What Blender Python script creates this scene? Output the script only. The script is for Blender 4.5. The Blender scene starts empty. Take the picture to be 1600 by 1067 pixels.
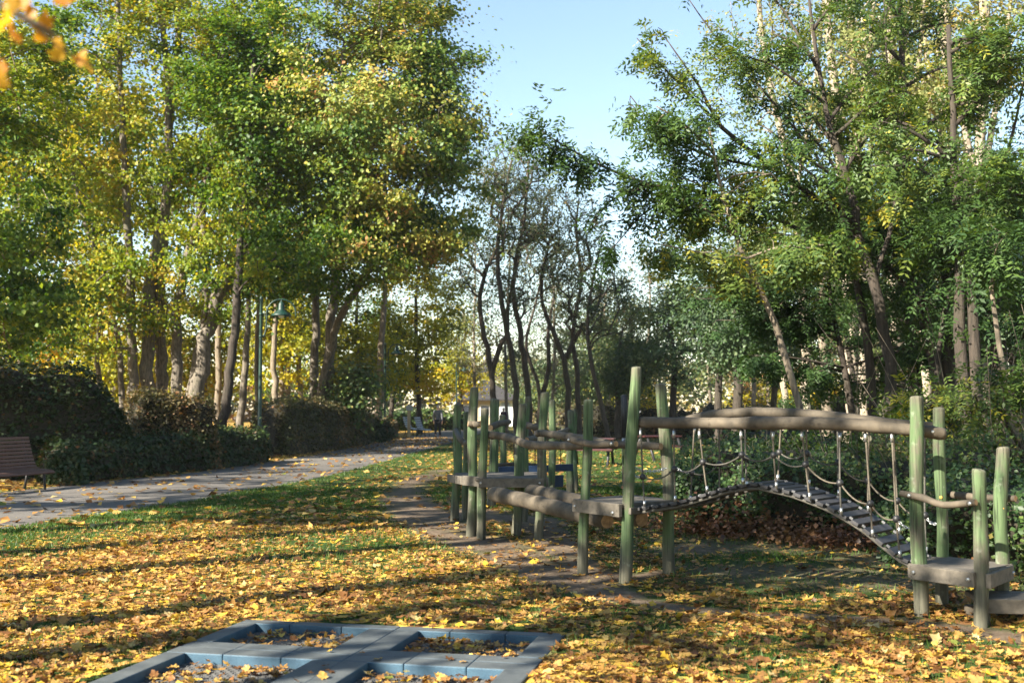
import bpy, bmesh, math, random
import numpy as np
from mathutils import Vector, Matrix

# ------------------------------------------------------------------ camera, sky, sun, exposure
random.seed(7)
RNG = np.random.default_rng(11)
R = math.radians
SC = bpy.context.scene
COL = SC.collection
F, H = 1770.0, 1.5                       # focal length in 1600 px frame pixels, eye height
PITCH = math.atan(107.0 / F)

cam_d = bpy.data.cameras.new('camera')
cam_d.sensor_width = 36.0
cam_d.lens = F / 1600.0 * 36.0
cam_d.clip_start, cam_d.clip_end = 0.1, 3000.0
cam_d.dof.use_dof = True
cam_d.dof.focus_distance = 13.0
cam_d.dof.aperture_fstop = 2.8
cam = bpy.data.objects.new('camera', cam_d)
COL.objects.link(cam)
cam.location = (0, 0, H)
cam.rotation_euler = (math.pi / 2 + PITCH, 0, 0)
SC.camera = cam

SUN_AZ, SUN_EL = 38.0, 32.0              # shadows run 25 degrees off +X towards +Y
sun_to = Vector((-math.cos(R(SUN_AZ)) * math.cos(R(SUN_EL)), -math.sin(R(SUN_AZ)) * math.cos(R(SUN_EL)), math.sin(R(SUN_EL))))
W = bpy.data.worlds.new('World')
SC.world = W
W.use_nodes = True
wn = W.node_tree.nodes
sky = wn.new('ShaderNodeTexSky')
sky.sky_type = 'NISHITA'
sky.sun_disc = False
sky.sun_elevation = R(SUN_EL)
sky.sun_rotation = math.atan2(sun_to.x, sun_to.y)
sky.air_density, sky.dust_density, sky.ozone_density = 1.15, 0.1, 0.85
W.node_tree.links.new(sky.outputs[0], wn['Background'].inputs[0])
wn['Background'].inputs[1].default_value = 0.062
sl = bpy.data.lights.new('sun', 'SUN')
sl.energy = 5.0
sl.angle = R(0.55)
sl.color = (1.0, 0.92, 0.77)
so = bpy.data.objects.new('sun', sl)
COL.objects.link(so)
so.location = sun_to * 60
so.rotation_euler = (-sun_to).to_track_quat('-Z', 'Y').to_euler()
SC.view_settings.view_transform = 'Standard'
SC.view_settings.look = 'None'
SC.view_settings.exposure = 2.1
SC.view_settings.gamma = 1.0
SC.view_settings.use_curve_mapping = False
SC.cycles.max_bounces = 7
SC.cycles.diffuse_bounces = 4
SC.cycles.transmission_bounces = 5
SC.cycles.use_denoising = True
SC.cycles.sample_clamp_indirect = 6.0

# ------------------------------------------------------------------ helpers
cp, sp_ = math.cos(PITCH), math.sin(PITCH)
def ray(px, py):
    xr, zr = (px - 800.0) / F, (533.5 - py) / F
    return xr, cp - zr * sp_, sp_ + zr * cp
def P(px, py, Y):                        # the point at depth Y seen at frame pixel (px, py)
    a, b, c = ray(px, py); t = Y / b
    return np.array((a * t, Y, H + c * t))
def G(px, py, z=0.0):                    # the point of the ground seen at frame pixel
    a, b, c = ray(px, py); t = (z - H) / c
    return np.array((a * t, b * t, z))

def tag(o, label=None, cat=None, group=None, kind=None):
    if label: o['label'] = label
    if cat: o['category'] = cat
    if group: o['group'] = group
    if kind: o['kind'] = kind
    return o
def thing(name, label, cat, loc=(0, 0, 0), rz=0.0, group=None):
    o = bpy.data.objects.new(name, None); COL.objects.link(o)
    o.location = tuple(float(c) for c in loc); o.rotation_euler = (0, 0, rz); o.empty_display_size = 0.2
    return tag(o, label, cat, group)
def link(name, me, mat=None, parent=None, smooth=False):
    if mat is not None and not me.materials: me.materials.append(mat)
    o = bpy.data.objects.new(name, me); COL.objects.link(o)
    if parent is not None: o.parent = parent
    return o
def copy_tree(o, parent=None):
    c = o.copy(); COL.objects.link(c)
    if parent is not None: c.parent = parent
    for ch in [x for x in o.children]: copy_tree(ch, c)
    return c

def np_mesh(name, V, faces, tint=None, smooth=False):
    """faces: int array (n,k); tint: per-face float"""
    me = bpy.data.meshes.new(name)
    V = np.ascontiguousarray(V, dtype=np.float32); Fc = np.ascontiguousarray(faces, dtype=np.int32)
    n, k = Fc.shape
    me.vertices.add(len(V)); me.vertices.foreach_set('co', V.ravel())
    me.loops.add(n * k); me.loops.foreach_set('vertex_index', Fc.ravel())
    me.polygons.add(n); me.polygons.foreach_set('loop_start', np.arange(0, n * k, k, dtype=np.int32))
    try: me.polygons.foreach_set('loop_total', np.full(n, k, dtype=np.int32))
    except Exception: pass
    if smooth: me.polygons.foreach_set('use_smooth', np.ones(n, dtype=bool))
    if tint is not None:
        a = me.attributes.new('tint', 'FLOAT', 'FACE'); a.data.foreach_set('value', np.ascontiguousarray(tint, dtype=np.float32))
    me.update(calc_edges=True)
    return me

class MB:
    """collects tubes, boxes and polygons into ONE mesh"""
    def __init__(s): s.v, s.f, s.sm, s.n = [], [], [], 0
    def add(s, V, faces, smooth=True):
        V = np.asarray(V, dtype=float); s.v.append(V)
        for f in faces: s.f.append(tuple(int(i) + s.n for i in f)); s.sm.append(smooth)
        s.n += len(V)
    def tube(s, pts, rad, k=8, cap=True, closed=False):
        V, Q = tube_np(pts, rad, k, closed)
        faces = [tuple(q) for q in Q]
        s.add(V, faces)
        if cap and not closed:
            n = len(pts)
            s.f.append(tuple(s.n - n * k + i for i in range(k))[::-1]); s.sm.append(False)
            s.f.append(tuple(s.n - k + i for i in range(k))); s.sm.append(False)
    def box(s, c, size, bevel=0.006, rot=None):
        V, Fs = bevel_box(size, bevel)
        if rot is not None: V = V @ np.asarray(rot).T
        s.add(V + np.asarray(c), Fs, False)
    def lathe(s, prof, c=(0, 0, 0), k=16):
        V = []; fs = []
        for (r, z) in prof:
            for i in range(k):
                a = 2 * math.pi * i / k; V.append((c[0] + r * math.cos(a), c[1] + r * math.sin(a), c[2] + z))
        for j in range(len(prof) - 1):
            for i in range(k): fs.append((j * k + i, j * k + (i + 1) % k, (j + 1) * k + (i + 1) % k, (j + 1) * k + i))
        s.add(V, fs)
    def build(s, name, mat, parent=None, loc=None):
        V = np.concatenate(s.v)
        if loc is None: loc = parent.location if parent is not None else (0, 0, 0)
        V = V - np.asarray(loc)
        me = bpy.data.meshes.new(name)
        me.from_pydata([tuple(v) for v in V], [], s.f)
        me.polygons.foreach_set('use_smooth', s.sm)
        o = link(name, me, mat, parent)
        if parent is None: o.location = loc
        return o

def tube_np(pts, rad, k=8, closed=False):
    pts = np.asarray(pts, dtype=float); n = len(pts)
    rad = np.broadcast_to(np.asarray(rad, dtype=float), (n,))
    if closed: T = np.roll(pts, -1, 0) - np.roll(pts, 1, 0)
    else:
        T = np.empty_like(pts); T[1:-1] = pts[2:] - pts[:-2]; T[0] = pts[1] - pts[0]; T[-1] = pts[-1] - pts[-2]
    T /= np.linalg.norm(T, axis=1, keepdims=True) + 1e-12
    a = np.array((1., 0, 0)) if abs(T[0][0]) < 0.8 else np.array((0, 1., 0))
    N = np.empty_like(pts); u = np.cross(T[0], a); u /= np.linalg.norm(u); N[0] = u
    for i in range(1, n):
        u = N[i - 1] - T[i] * np.dot(N[i - 1], T[i]); N[i] = u / (np.linalg.norm(u) + 1e-12)
    B = np.cross(T, N)
    an = np.linspace(0, 2 * math.pi, k, endpoint=False)
    V = pts[:, None, :] + rad[:, None, None] * (np.cos(an)[None, :, None] * N[:, None, :] + np.sin(an)[None, :, None] * B[:, None, :])
    i = np.arange(n if closed else n - 1)[:, None] * k; j = np.arange(k)[None, :]; j2 = (j + 1) % k
    i2 = (i + k) % (n * k)
    Q = np.stack([i + j, i + j2, i2 + j2, i2 + j], -1).reshape(-1, 4)
    return V.reshape(-1, 3), Q

_bb = {}
def bevel_box(size, bevel):
    key = tuple(round(float(x), 4) for x in size) + (round(bevel, 4),)
    if key not in _bb:
        bm = bmesh.new(); bmesh.ops.create_cube(bm, size=1.0)
        for v in bm.verts: v.co = Vector((v.co.x * size[0], v.co.y * size[1], v.co.z * size[2]))
        if bevel > 0: bmesh.ops.bevel(bm, geom=bm.edges[:], offset=bevel, segments=2, profile=0.6, affect='EDGES')
        bm.verts.index_update()
        _bb[key] = (np.array([v.co[:] for v in bm.verts]), [tuple(v.index for v in f.verts) for f in bm.faces])
        bm.free()
    return _bb[key]
def rotz(a): c, s = math.cos(a), math.sin(a); return np.array(((c, -s, 0), (s, c, 0), (0, 0, 1.)))
def frame(x, up=(0, 0, 1)):              # rotation whose X axis runs along x
    x = np.asarray(x, float); x = x / np.linalg.norm(x)
    y = np.cross(up, x); y /= np.linalg.norm(y); z = np.cross(x, y)
    return np.stack([x, y, z], 1)
def smooth_line(pts, n):                 # Catmull-Rom through pts
    p = np.asarray(pts, float); m = len(p)
    if m < 3: t = np.linspace(0, 1, n)[:, None]; return p[0] * (1 - t) + p[-1] * t
    q = np.vstack([2 * p[0] - p[1], p, 2 * p[-1] - p[-2]])
    out = []
    for s in np.linspace(0, m - 1 - 1e-9, n):
        i = int(s); t = s - i; a, b, c, d = q[i], q[i + 1], q[i + 2], q[i + 3]
        out.append(0.5 * (2 * b + (c - a) * t + (2 * a - 5 * b + 4 * c - d) * t * t + (3 * b - a - 3 * c + d) * t ** 3))
    return np.array(out)

def vnoise(x, y, seed=0):                # smooth value noise in the plane, vectorised
    x = np.asarray(x, float); y = np.asarray(y, float)
    xi = np.floor(x).astype(np.int64); yi = np.floor(y).astype(np.int64); fx = x - xi; fy = y - yi
    fx = fx * fx * (3 - 2 * fx); fy = fy * fy * (3 - 2 * fy)
    def h(a, b):
        n = (a * 374761393 + b * 668265263 + seed * 982451653) & 0x7fffffff
        n = ((n ^ (n >> 13)) * 1274126177) & 0x7fffffff
        return ((n ^ (n >> 16)) & 0xffff) / 65535.0
    return (h(xi, yi) * (1 - fx) + h(xi + 1, yi) * fx) * (1 - fy) + (h(xi, yi + 1) * (1 - fx) + h(xi + 1, yi + 1) * fx) * fy

# ------------------------------------------------------------------ materials
def new_mat(name):
    m = bpy.data.materials.new(name); m.use_nodes = True
    nt = m.node_tree; b = nt.nodes['Principled BSDF']
    return m, nt, b
def node(nt, t, **kw):
    n = nt.nodes.new(t)
    for k, v in kw.items(): setattr(n, k, v)
    return n
def ramp(nt, src, stops):
    r = nt.nodes.new('ShaderNodeValToRGB'); e = r.color_ramp.elements
    while len(e) > 1: e.remove(e[-1])
    e[0].position, e[0].color = stops[0][0], (*stops[0][1], 1)
    for p, c in stops[1:]:
        x = e.new(p); x.color = (*c, 1)
    if src is not None: nt.links.new(src, r.inputs[0])
    return r.outputs[0]
RAND_OBJ = [False]
def noise(nt, scale, detail=4, rough=0.55, stretch=None, coord='Object', dist=0.0):
    tc = nt.nodes.new('ShaderNodeTexCoord'); n = nt.nodes.new('ShaderNodeTexNoise')
    n.inputs['Scale'].default_value = scale; n.inputs['Detail'].default_value = detail
    n.inputs['Roughness'].default_value = rough; n.inputs['Distortion'].default_value = dist
    src = tc.outputs[coord]
    if RAND_OBJ[0]:                      # every post, board and log gets its own grain
        oi = nt.nodes.new('ShaderNodeObjectInfo'); vm = nt.nodes.new('ShaderNodeVectorMath'); vm.operation = 'MULTIPLY_ADD'
        vm.inputs[1].default_value = (37.0, 53.0, 71.0); nt.links.new(oi.outputs['Random'], vm.inputs[0]); nt.links.new(src, vm.inputs[2]); src = vm.outputs[0]
    if stretch:
        mp = nt.nodes.new('ShaderNodeMapping'); mp.inputs['Scale'].default_value = stretch
        nt.links.new(src, mp.inputs[0]); src = mp.outputs[0]
    nt.links.new(src, n.inputs['Vector'])
    return n.outputs['Fac']
def mixc(nt, fac, a, b, mode='MIX'):
    m = nt.nodes.new('ShaderNodeMix'); m.data_type = 'RGBA'; m.blend_type = mode
    for sock, v in ((m.inputs[0], fac), (m.inputs[6], a), (m.inputs[7], b)):
        if isinstance(v, (int, float)): sock.default_value = v
        elif isinstance(v, tuple): sock.default_value = (*v, 1)
        else: nt.links.new(v, sock)
    return m.outputs[2]
def math_(nt, op, a, b=0.0, clamp=False):
    m = nt.nodes.new('ShaderNodeMath'); m.operation = op; m.use_clamp = clamp
    for s, v in ((m.inputs[0], a), (m.inputs[1], b)):
        if isinstance(v, (int, float)): s.default_value = v
        else: nt.links.new(v, s)
    return m.outputs[0]
def bump(nt, b, h, strength=0.5, dist=0.01):
    n = nt.nodes.new('ShaderNodeBump'); n.inputs['Strength'].default_value = strength; n.inputs['Distance'].default_value = dist
    nt.links.new(h, n.inputs['Height']); nt.links.new(n.outputs[0], b.inputs['Normal'])
def simple(name, c, rough=0.6, metal=0.0, var=0.25, scale=12.0, bmp=0.15):
    m, nt, b = new_mat(name)
    n = noise(nt, scale)
    col = ramp(nt, n, [(0.3, tuple(x * (1 - var) for x in c)), (0.7, tuple(min(1, x * (1 + var)) for x in c))])
    nt.links.new(col, b.inputs['Base Color']); b.inputs['Roughness'].default_value = rough; b.inputs['Metallic'].default_value = metal
    if bmp: bump(nt, b, noise(nt, scale * 6), bmp, 0.004)
    return m
def leaf_mat(name, stops, transl=0.42, gloss=0.35, warm=(1.25, 1.15, 0.5)):
    m, nt, b = new_mat(name)
    at = node(nt, 'ShaderNodeAttribute', attribute_name='tint')
    col = ramp(nt, at.outputs['Fac'], stops)
    nt.links.new(col, b.inputs['Base Color']); b.inputs['Roughness'].default_value = 0.5
    b.inputs['Specular IOR Level'].default_value = gloss
    tr = node(nt, 'ShaderNodeBsdfTranslucent')
    nt.links.new(mixc(nt, 1.0, col, warm, 'MULTIPLY'), tr.inputs[0])
    mx = node(nt, 'ShaderNodeMixShader'); mx.inputs[0].default_value = transl
    nt.links.new(b.outputs[0], mx.inputs[1]); nt.links.new(tr.outputs[0], mx.inputs[2])
    nt.links.new(mx.outputs[0], nt.nodes['Material Output'].inputs[0])
    return m
def bark_mat(name, dark, light, moss=(0.07, 0.08, 0.03), mossy=0.25):
    m, nt, b = new_mat(name)
    n1 = noise(nt, 6.0, 6, 0.65, (3.0, 3.0, 0.5)); n2 = noise(nt, 1.1, 3)
    c = ramp(nt, n1, [(0.32, dark), (0.62, light)])
    c = mixc(nt, math_(nt, 'MULTIPLY', ramp(nt, n2, [(0.5, (0, 0, 0)), (0.7, (1, 1, 1))]), mossy), c, moss)
    nt.links.new(c, b.inputs['Base Color']); b.inputs['Roughness'].default_value = 0.9
    bump(nt, b, n1, 0.9, 0.03)
    return m
def wood_mat(name, dark, light, grain=(26, 26, 1.6), rough=0.8, crack=0.5):
    m, nt, b = new_mat(name)
    n1 = noise(nt, 1.0, 6, 0.6, grain); n2 = noise(nt, 4.0, 3)
    c = ramp(nt, n1, [(0.3, dark), (0.68, light)])
    c = mixc(nt, 0.35, c, ramp(nt, n2, [(0.3, dark), (0.7, light)]))
    ck = ramp(nt, noise(nt, 1.0, 2, 0.5, tuple(g * 1.7 for g in grain)), [(0.30, (0.25, 0.22, 0.2)), (0.36, (1, 1, 1))])
    c = mixc(nt, crack, c, ck, 'MULTIPLY')
    nt.links.new(c, b.inputs['Base Color']); b.inputs['Roughness'].default_value = rough
    bump(nt, b, n1, 0.5, 0.006)
    return m
def post_mat():
    m, nt, b = new_mat('green_stained_wood')
    g1 = noise(nt, 1.0, 6, 0.6, (30, 30, 1.3)); g2 = noise(nt, 4.5, 5, 0.65, (1, 1, 0.5)); g3 = noise(nt, 14.0, 3)
    green = ramp(nt, g1, [(0.25, (0.026, 0.05, 0.02)), (0.5, (0.07, 0.112, 0.046)), (0.8, (0.14, 0.182, 0.095))])
    grey = ramp(nt, g1, [(0.3, (0.05, 0.043, 0.032)), (0.7, (0.15, 0.13, 0.098))])
    tc = node(nt, 'ShaderNodeTexCoord'); sx = node(nt, 'ShaderNodeSeparateXYZ'); nt.links.new(tc.outputs['Object'], sx.inputs[0])
    low = ramp(nt, math_(nt, 'ADD', sx.outputs[2], math_(nt, 'MULTIPLY', g2, -0.35)), [(0.0, (1, 1, 1)), (0.22, (0, 0, 0))])
    worn = ramp(nt, g2, [(0.49, (0, 0, 0)), (0.60, (1, 1, 1))])
    sg = node(nt, 'ShaderNodeSeparateXYZ'); nt.links.new(tc.outputs['Generated'], sg.inputs[0])
    tip = ramp(nt, math_(nt, 'ADD', sg.outputs[2], math_(nt, 'MULTIPLY', math_(nt, 'SUBTRACT', g2, 0.5), 0.35)), [(0.90, (0, 0, 0)), (0.99, (1, 1, 1))])
    worn = math_(nt, 'MAXIMUM', worn, tip, True)
    f = math_(nt, 'MAXIMUM', math_(nt, 'MULTIPLY', worn, 0.85), math_(nt, 'MULTIPLY', low, 0.85), True)
    c = mixc(nt, f, green, grey)
    ck = ramp(nt, noise(nt, 1.0, 2, 0.5, (60, 60, 1.1)), [(0.36, (0.22, 0.22, 0.19)), (0.43, (1, 1, 1))])
    c = mixc(nt, 0.7, c, ck, 'MULTIPLY')
    lich = ramp(nt, g3, [(0.62, (0, 0, 0)), (0.72, (1, 1, 1))])
    c = mixc(nt, math_(nt, 'MULTIPLY', lich, 0.25), c, (0.32, 0.36, 0.28))
    nt.links.new(c, b.inputs['Base Color']); b.inputs['Roughness'].default_value = 0.85
    bump(nt, b, g1, 0.55, 0.006)
    return m

M = {}
RAND_OBJ[0] = True
M['post'] = post_mat()
M['log'] = wood_mat('weathered_log', (0.03, 0.024, 0.017), (0.118, 0.094, 0.065), (9, 9, 9))
RAND_OBJ[0] = False
M['logend'] = simple('log_end_grain', (0.30, 0.19, 0.10), 0.85, 0, 0.35, 30)
RAND_OBJ[0] = True
M['board'] = wood_mat('weathered_board', (0.052, 0.045, 0.036), (0.165, 0.142, 0.112), (14, 14, 14))
RAND_OBJ[0] = False
M['deck'] = simple('deck_wood', (0.09, 0.078, 0.064), 0.8, 0, 0.3, 16)
M['plank'] = simple('bridge_rubber_plank', (0.027, 0.026, 0.029), 0.6, 0, 0.35, 20)
M['steel'] = simple('galvanised_steel', (0.45, 0.46, 0.47), 0.35, 0.85, 0.15, 30)
M['rope'] = simple('grey_rope', (0.095, 0.08, 0.06), 0.9, 0, 0.3, 60)
M['darkrope'] = simple('dark_rope', (0.07, 0.065, 0.055), 0.9, 0, 0.3, 60)
M['black'] = simple('black_plastic', (0.018, 0.018, 0.02), 0.5, 0, 0.2, 30)
M['plug'] = simple('yellow_plug', (0.50, 0.27, 0.06), 0.6, 0, 0.2, 30)
M['lampgreen'] = simple('lamp_green_paint', (0.002, 0.026, 0.016), 0.5, 0, 0.35, 7)
M['glass'] = simple('milky_glass', (0.7, 0.72, 0.68), 0.2, 0, 0.05, 10)
M['benchbrown'] = wood_mat('bench_brown_paint', (0.075, 0.033, 0.022), (0.13, 0.06, 0.042), (3, 20, 20), 0.6, 0.2)
M['benchpale'] = simple('bench_pale_paint', (0.28, 0.31, 0.36), 0.6, 0, 0.12, 10)
M['iron'] = simple('dark_iron', (0.03, 0.03, 0.032), 0.5, 0.3, 0.2, 20)
M['bluepaint'] = simple('blue_board', (0.012, 0.032, 0.08), 0.6, 0, 0.3, 9)
M['redpaint'] = simple('dark_red_paint', (0.05, 0.012, 0.011), 0.5, 0, 0.3, 9)
M['brightred'] = simple('bright_red_paint', (0.62, 0.07, 0.04), 0.5, 0, 0.15, 9)
M['white'] = simple('white_render', (0.72, 0.70, 0.66), 0.9, 0, 0.06, 3)
M['cream'] = simple('cream_render', (0.40, 0.33, 0.22), 0.9, 0, 0.1, 3)
M['roof'] = simple('grey_roof', (0.028, 0.026, 0.027), 0.95, 0, 0.25, 4)
M['pane'] = simple('window_glass', (0.03, 0.035, 0.045), 0.15, 0, 0.2, 2, 0)
M['door'] = simple('grey_door_paint', (0.30, 0.34, 0.37), 0.6, 0, 0.1, 4)
M['skin'] = simple('skin', (0.50, 0.30, 0.22), 0.6, 0, 0.1, 20)
M['jacket'] = simple('grey_jacket', (0.105, 0.11, 0.125), 0.6, 0, 0.35, 9)
M['purple'] = simple('dark_purple_coat', (0.055, 0.028, 0.045), 0.8, 0, 0.3, 9)
M['trouser'] = simple('dark_trousers', (0.016, 0.018, 0.026), 0.8, 0, 0.3, 12)
M['shoe'] = simple('shoe_leather', (0.03, 0.028, 0.026), 0.5, 0, 0.2, 20)
M['shoesole'] = simple('pale_shoe_sole', (0.45, 0.44, 0.42), 0.7, 0, 0.1, 20)
M['hair'] = simple('grey_hair', (0.40, 0.40, 0.41), 0.8, 0, 0.2, 40)
M['bracket'] = simple('grey_bracket', (0.11, 0.11, 0.115), 0.6, 0.2, 0.2, 30)
M['mat_block'] = simple('trampoline_mat_blocks', (0.085, 0.083, 0.08), 0.7, 0, 0.25, 25)
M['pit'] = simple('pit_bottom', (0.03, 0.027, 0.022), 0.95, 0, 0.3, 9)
M['core'] = simple('hedge_twigs', (0.028, 0.024, 0.014), 0.95, 0, 0.4, 8, 0.6)

def rubber():
    m, nt, b = new_mat('blue_rubber')
    n1 = noise(nt, 5.0, 6, 0.65); n2 = noise(nt, 160.0, 2)
    side = ramp(nt, n1, [(0.3, (0.018, 0.05, 0.088)), (0.7, (0.045, 0.105, 0.155))])
    top = ramp(nt, n1, [(0.3, (0.042, 0.05, 0.055)), (0.7, (0.10, 0.11, 0.112))])
    ge = node(nt, 'ShaderNodeNewGeometry'); sx = node(nt, 'ShaderNodeSeparateXYZ'); nt.links.new(ge.outputs['Normal'], sx.inputs[0])
    f = ramp(nt, sx.outputs[2], [(0.55, (0, 0, 0)), (0.98, (1, 1, 1))])
    c = mixc(nt, f, side, top)
    c = mixc(nt, 0.4, c, ramp(nt, n2, [(0.35, (0.5, 0.5, 0.5)), (0.65, (1.25, 1.25, 1.25))]), 'MULTIPLY')
    nt.links.new(c, b.inputs['Base Color']); b.inputs['Roughness'].default_value = 0.62
    bump(nt, b, n2, 0.5, 0.003)
    return m
M['rubber'] = rubber()

BK = {
 'maple': bark_mat('maple_bark', (0.042, 0.035, 0.027), (0.18, 0.152, 0.12)),
 'dark': bark_mat('dark_bark', (0.015, 0.011, 0.008), (0.055, 0.042, 0.032), mossy=0.15),
 'locust': bark_mat('locust_bark', (0.022, 0.017, 0.012), (0.085, 0.065, 0.048)),
 'grey': bark_mat('grey_brown_bark', (0.07, 0.055, 0.04), (0.23, 0.185, 0.135)),
 'pale': bark_mat('pale_bark', (0.12, 0.095, 0.07), (0.36, 0.30, 0.23), mossy=0.1),
}
LF = {
 'maple': leaf_mat('maple_leaves', [(0.0, (0.026, 0.072, 0.012)), (0.30, (0.058, 0.13, 0.016)), (0.52, (0.125, 0.20, 0.02)), (0.72, (0.22, 0.27, 0.025)), (0.88, (0.33, 0.33, 0.03)), (1.0, (0.42, 0.32, 0.04))], 0.5),
 'litmaple': leaf_mat('turning_maple_leaves', [(0.0, (0.03, 0.078, 0.016)), (0.35, (0.085, 0.16, 0.028)), (0.6, (0.22, 0.27, 0.05)), (0.8, (0.38, 0.34, 0.08)), (0.93, (0.42, 0.30, 0.09)), (1.0, (0.36, 0.18, 0.07))]),
 'yellow': leaf_mat('yellow_leaves', [(0.0, (0.07, 0.10, 0.015)), (0.3, (0.25, 0.28, 0.025)), (0.6, (0.47, 0.42, 0.03)), (0.85, (0.52, 0.34, 0.03)), (1.0, (0.28, 0.11, 0.02))], 0.58),
 'sparse': leaf_mat('fine_sparse_leaves', [(0.0, (0.055, 0.085, 0.048)), (0.5, (0.105, 0.135, 0.072)), (0.85, (0.20, 0.19, 0.09)), (1.0, (0.24, 0.15, 0.06))]),  # paler grey green, with distance haze put into the leaf colour
 'pine': leaf_mat('blue_green_leaves', [(0.0, (0.035, 0.068, 0.034)), (0.6, (0.085, 0.135, 0.055)), (1.0, (0.22, 0.25, 0.08))], 0.35),
 'ash': leaf_mat('drooping_leaflets', [(0.0, (0.024, 0.056, 0.018)), (0.4, (0.05, 0.10, 0.026)), (0.7, (0.095, 0.155, 0.032)), (0.92, (0.19, 0.22, 0.04)), (1.0, (0.40, 0.35, 0.035))], 0.4),
 'pale': leaf_mat('pale_poplar_leaves', [(0.0, (0.06, 0.10, 0.03)), (0.5, (0.14, 0.18, 0.06)), (0.85, (0.28, 0.28, 0.10)), (1.0, (0.34, 0.25, 0.10))], 0.45),
 'hedge': leaf_mat('hedge_leaves', [(0.0, (0.018, 0.035, 0.010)), (0.55, (0.036, 0.062, 0.016)), (0.85, (0.07, 0.07, 0.02)), (1.0, (0.17, 0.075, 0.028))], 0.25),
 'dryhedge': leaf_mat('drying_hedge_leaves', [(0.0, (0.05, 0.065, 0.022)), (0.4, (0.11, 0.10, 0.045)), (0.75, (0.19, 0.135, 0.07)), (1.0, (0.27, 0.13, 0.06))], 0.3),
 'ivy': leaf_mat('ivy_leaves', [(0.0, (0.022, 0.05, 0.014)), (0.5, (0.048, 0.095, 0.022)), (0.85, (0.12, 0.17, 0.035)), (1.0, (0.24, 0.20, 0.05))], 0.3, 0.5),
 'litter': leaf_mat('fallen_leaf', [(0.0, (0.075, 0.035, 0.014)), (0.18, (0.19, 0.085, 0.028)), (0.36, (0.30, 0.155, 0.05)), (0.52, (0.42, 0.25, 0.075)), (0.66, (0.48, 0.30, 0.08)), (0.80, (0.55, 0.36, 0.03)), (0.92, (0.52, 0.40, 0.19)), (1.0, (0.16, 0.18, 0.035))], 0.25, 0.3, (1.2, 1.05, 0.6)),
 'rust': leaf_mat('rusty_dry_leaves', [(0.0, (0.05, 0.025, 0.014)), (0.6, (0.13, 0.058, 0.028)), (1.0, (0.24, 0.13, 0.06))], 0.2),
 'grass': leaf_mat('grass_blades', [(0.0, (0.028, 0.062, 0.010)), (0.6, (0.062, 0.125, 0.018)), (1.0, (0.15, 0.18, 0.045))], 0.35, 0.3),
}

def lawn_mat():
    m, nt, b = new_mat('lawn_ground')
    so_ = node(nt, 'ShaderNodeAttribute', attribute_name='soil'); li = node(nt, 'ShaderNodeAttribute', attribute_name='litter')
    n1 = noise(nt, 40.0, 5, 0.7); n2 = noise(nt, 2.2, 5, 0.6); n3 = noise(nt, 9.0, 4, 0.7)
    grass = ramp(nt, n1, [(0.3, (0.014, 0.026, 0.007)), (0.65, (0.045, 0.078, 0.015)), (0.85, (0.085, 0.10, 0.025))])
    soil = ramp(nt, n3, [(0.3, (0.08, 0.056, 0.038)), (0.7, (0.20, 0.15, 0.105))])
    soil = mixc(nt, 0.5, soil, ramp(nt, n1, [(0.3, (0.5, 0.5, 0.5)), (0.7, (1.2, 1.2, 1.2))]), 'MULTIPLY')
    tc = node(nt, 'ShaderNodeTexCoord'); vo = node(nt, 'ShaderNodeTexVoronoi'); vo.inputs['Scale'].default_value = 9.0
    nt.links.new(tc.outputs['Object'], vo.inputs['Vector'])
    sp2 = node(nt, 'ShaderNodeSeparateColor'); nt.links.new(vo.outputs['Color'], sp2.inputs[0])
    lc = ramp(nt, sp2.outputs[0], [(0.0, (0.06, 0.03, 0.013)), (0.35, (0.20, 0.095, 0.03)), (0.65, (0.40, 0.23, 0.05)), (1.0, (0.55, 0.38, 0.06))])
    lm = math_(nt, 'GREATER_THAN', math_(nt, 'ADD', li.outputs['Fac'], math_(nt, 'MULTIPLY', sp2.outputs[1], -1.0)), 0.0)
    c = mixc(nt, lm, grass, lc)
    sm = ramp(nt, math_(nt, 'ADD', so_.outputs['Fac'], math_(nt, 'MULTIPLY', math_(nt, 'SUBTRACT', n2, 0.5), 0.7)), [(0.22, (0, 0, 0)), (0.8, (1, 1, 1))])
    c = mixc(nt, sm, c, soil)
    nt.links.new(c, b.inputs['Base Color']); b.inputs['Roughness'].default_value = 0.95
    b.inputs['Specular IOR Level'].default_value = 0.15
    bump(nt, b, n1, 0.7, 0.02)
    return m
def asphalt_mat():
    m, nt, b = new_mat('path_asphalt')
    n1 = noise(nt, 90.0, 3, 0.7); n2 = noise(nt, 0.7, 5, 0.6); n3 = noise(nt, 7.0, 4)
    c = ramp(nt, n1, [(0.3, (0.075, 0.069, 0.063)), (0.7, (0.165, 0.152, 0.14))])
    c = mixc(nt, 0.5, c, ramp(nt, n2, [(0.3, (0.7, 0.68, 0.66)), (0.7, (1.2, 1.18, 1.15))]), 'MULTIPLY')
    c = mixc(nt, math_(nt, 'MULTIPLY', ramp(nt, n3, [(0.56, (0, 0, 0)), (0.72, (1, 1, 1))]), 0.4), c, (0.17, 0.12, 0.07))
    nt.links.new(c, b.inputs['Base Color']); b.inputs['Roughness'].default_value = 0.85
    b.inputs['Specular IOR Level'].default_value = 0.25
    bump(nt, b, n1, 0.5, 0.006)
    return m
M['lawn'] = lawn_mat(); M['asphalt'] = asphalt_mat()
M['floor'] = simple('forest_floor', (0.13, 0.085, 0.04), 0.95, 0, 0.5, 0.6)

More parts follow.
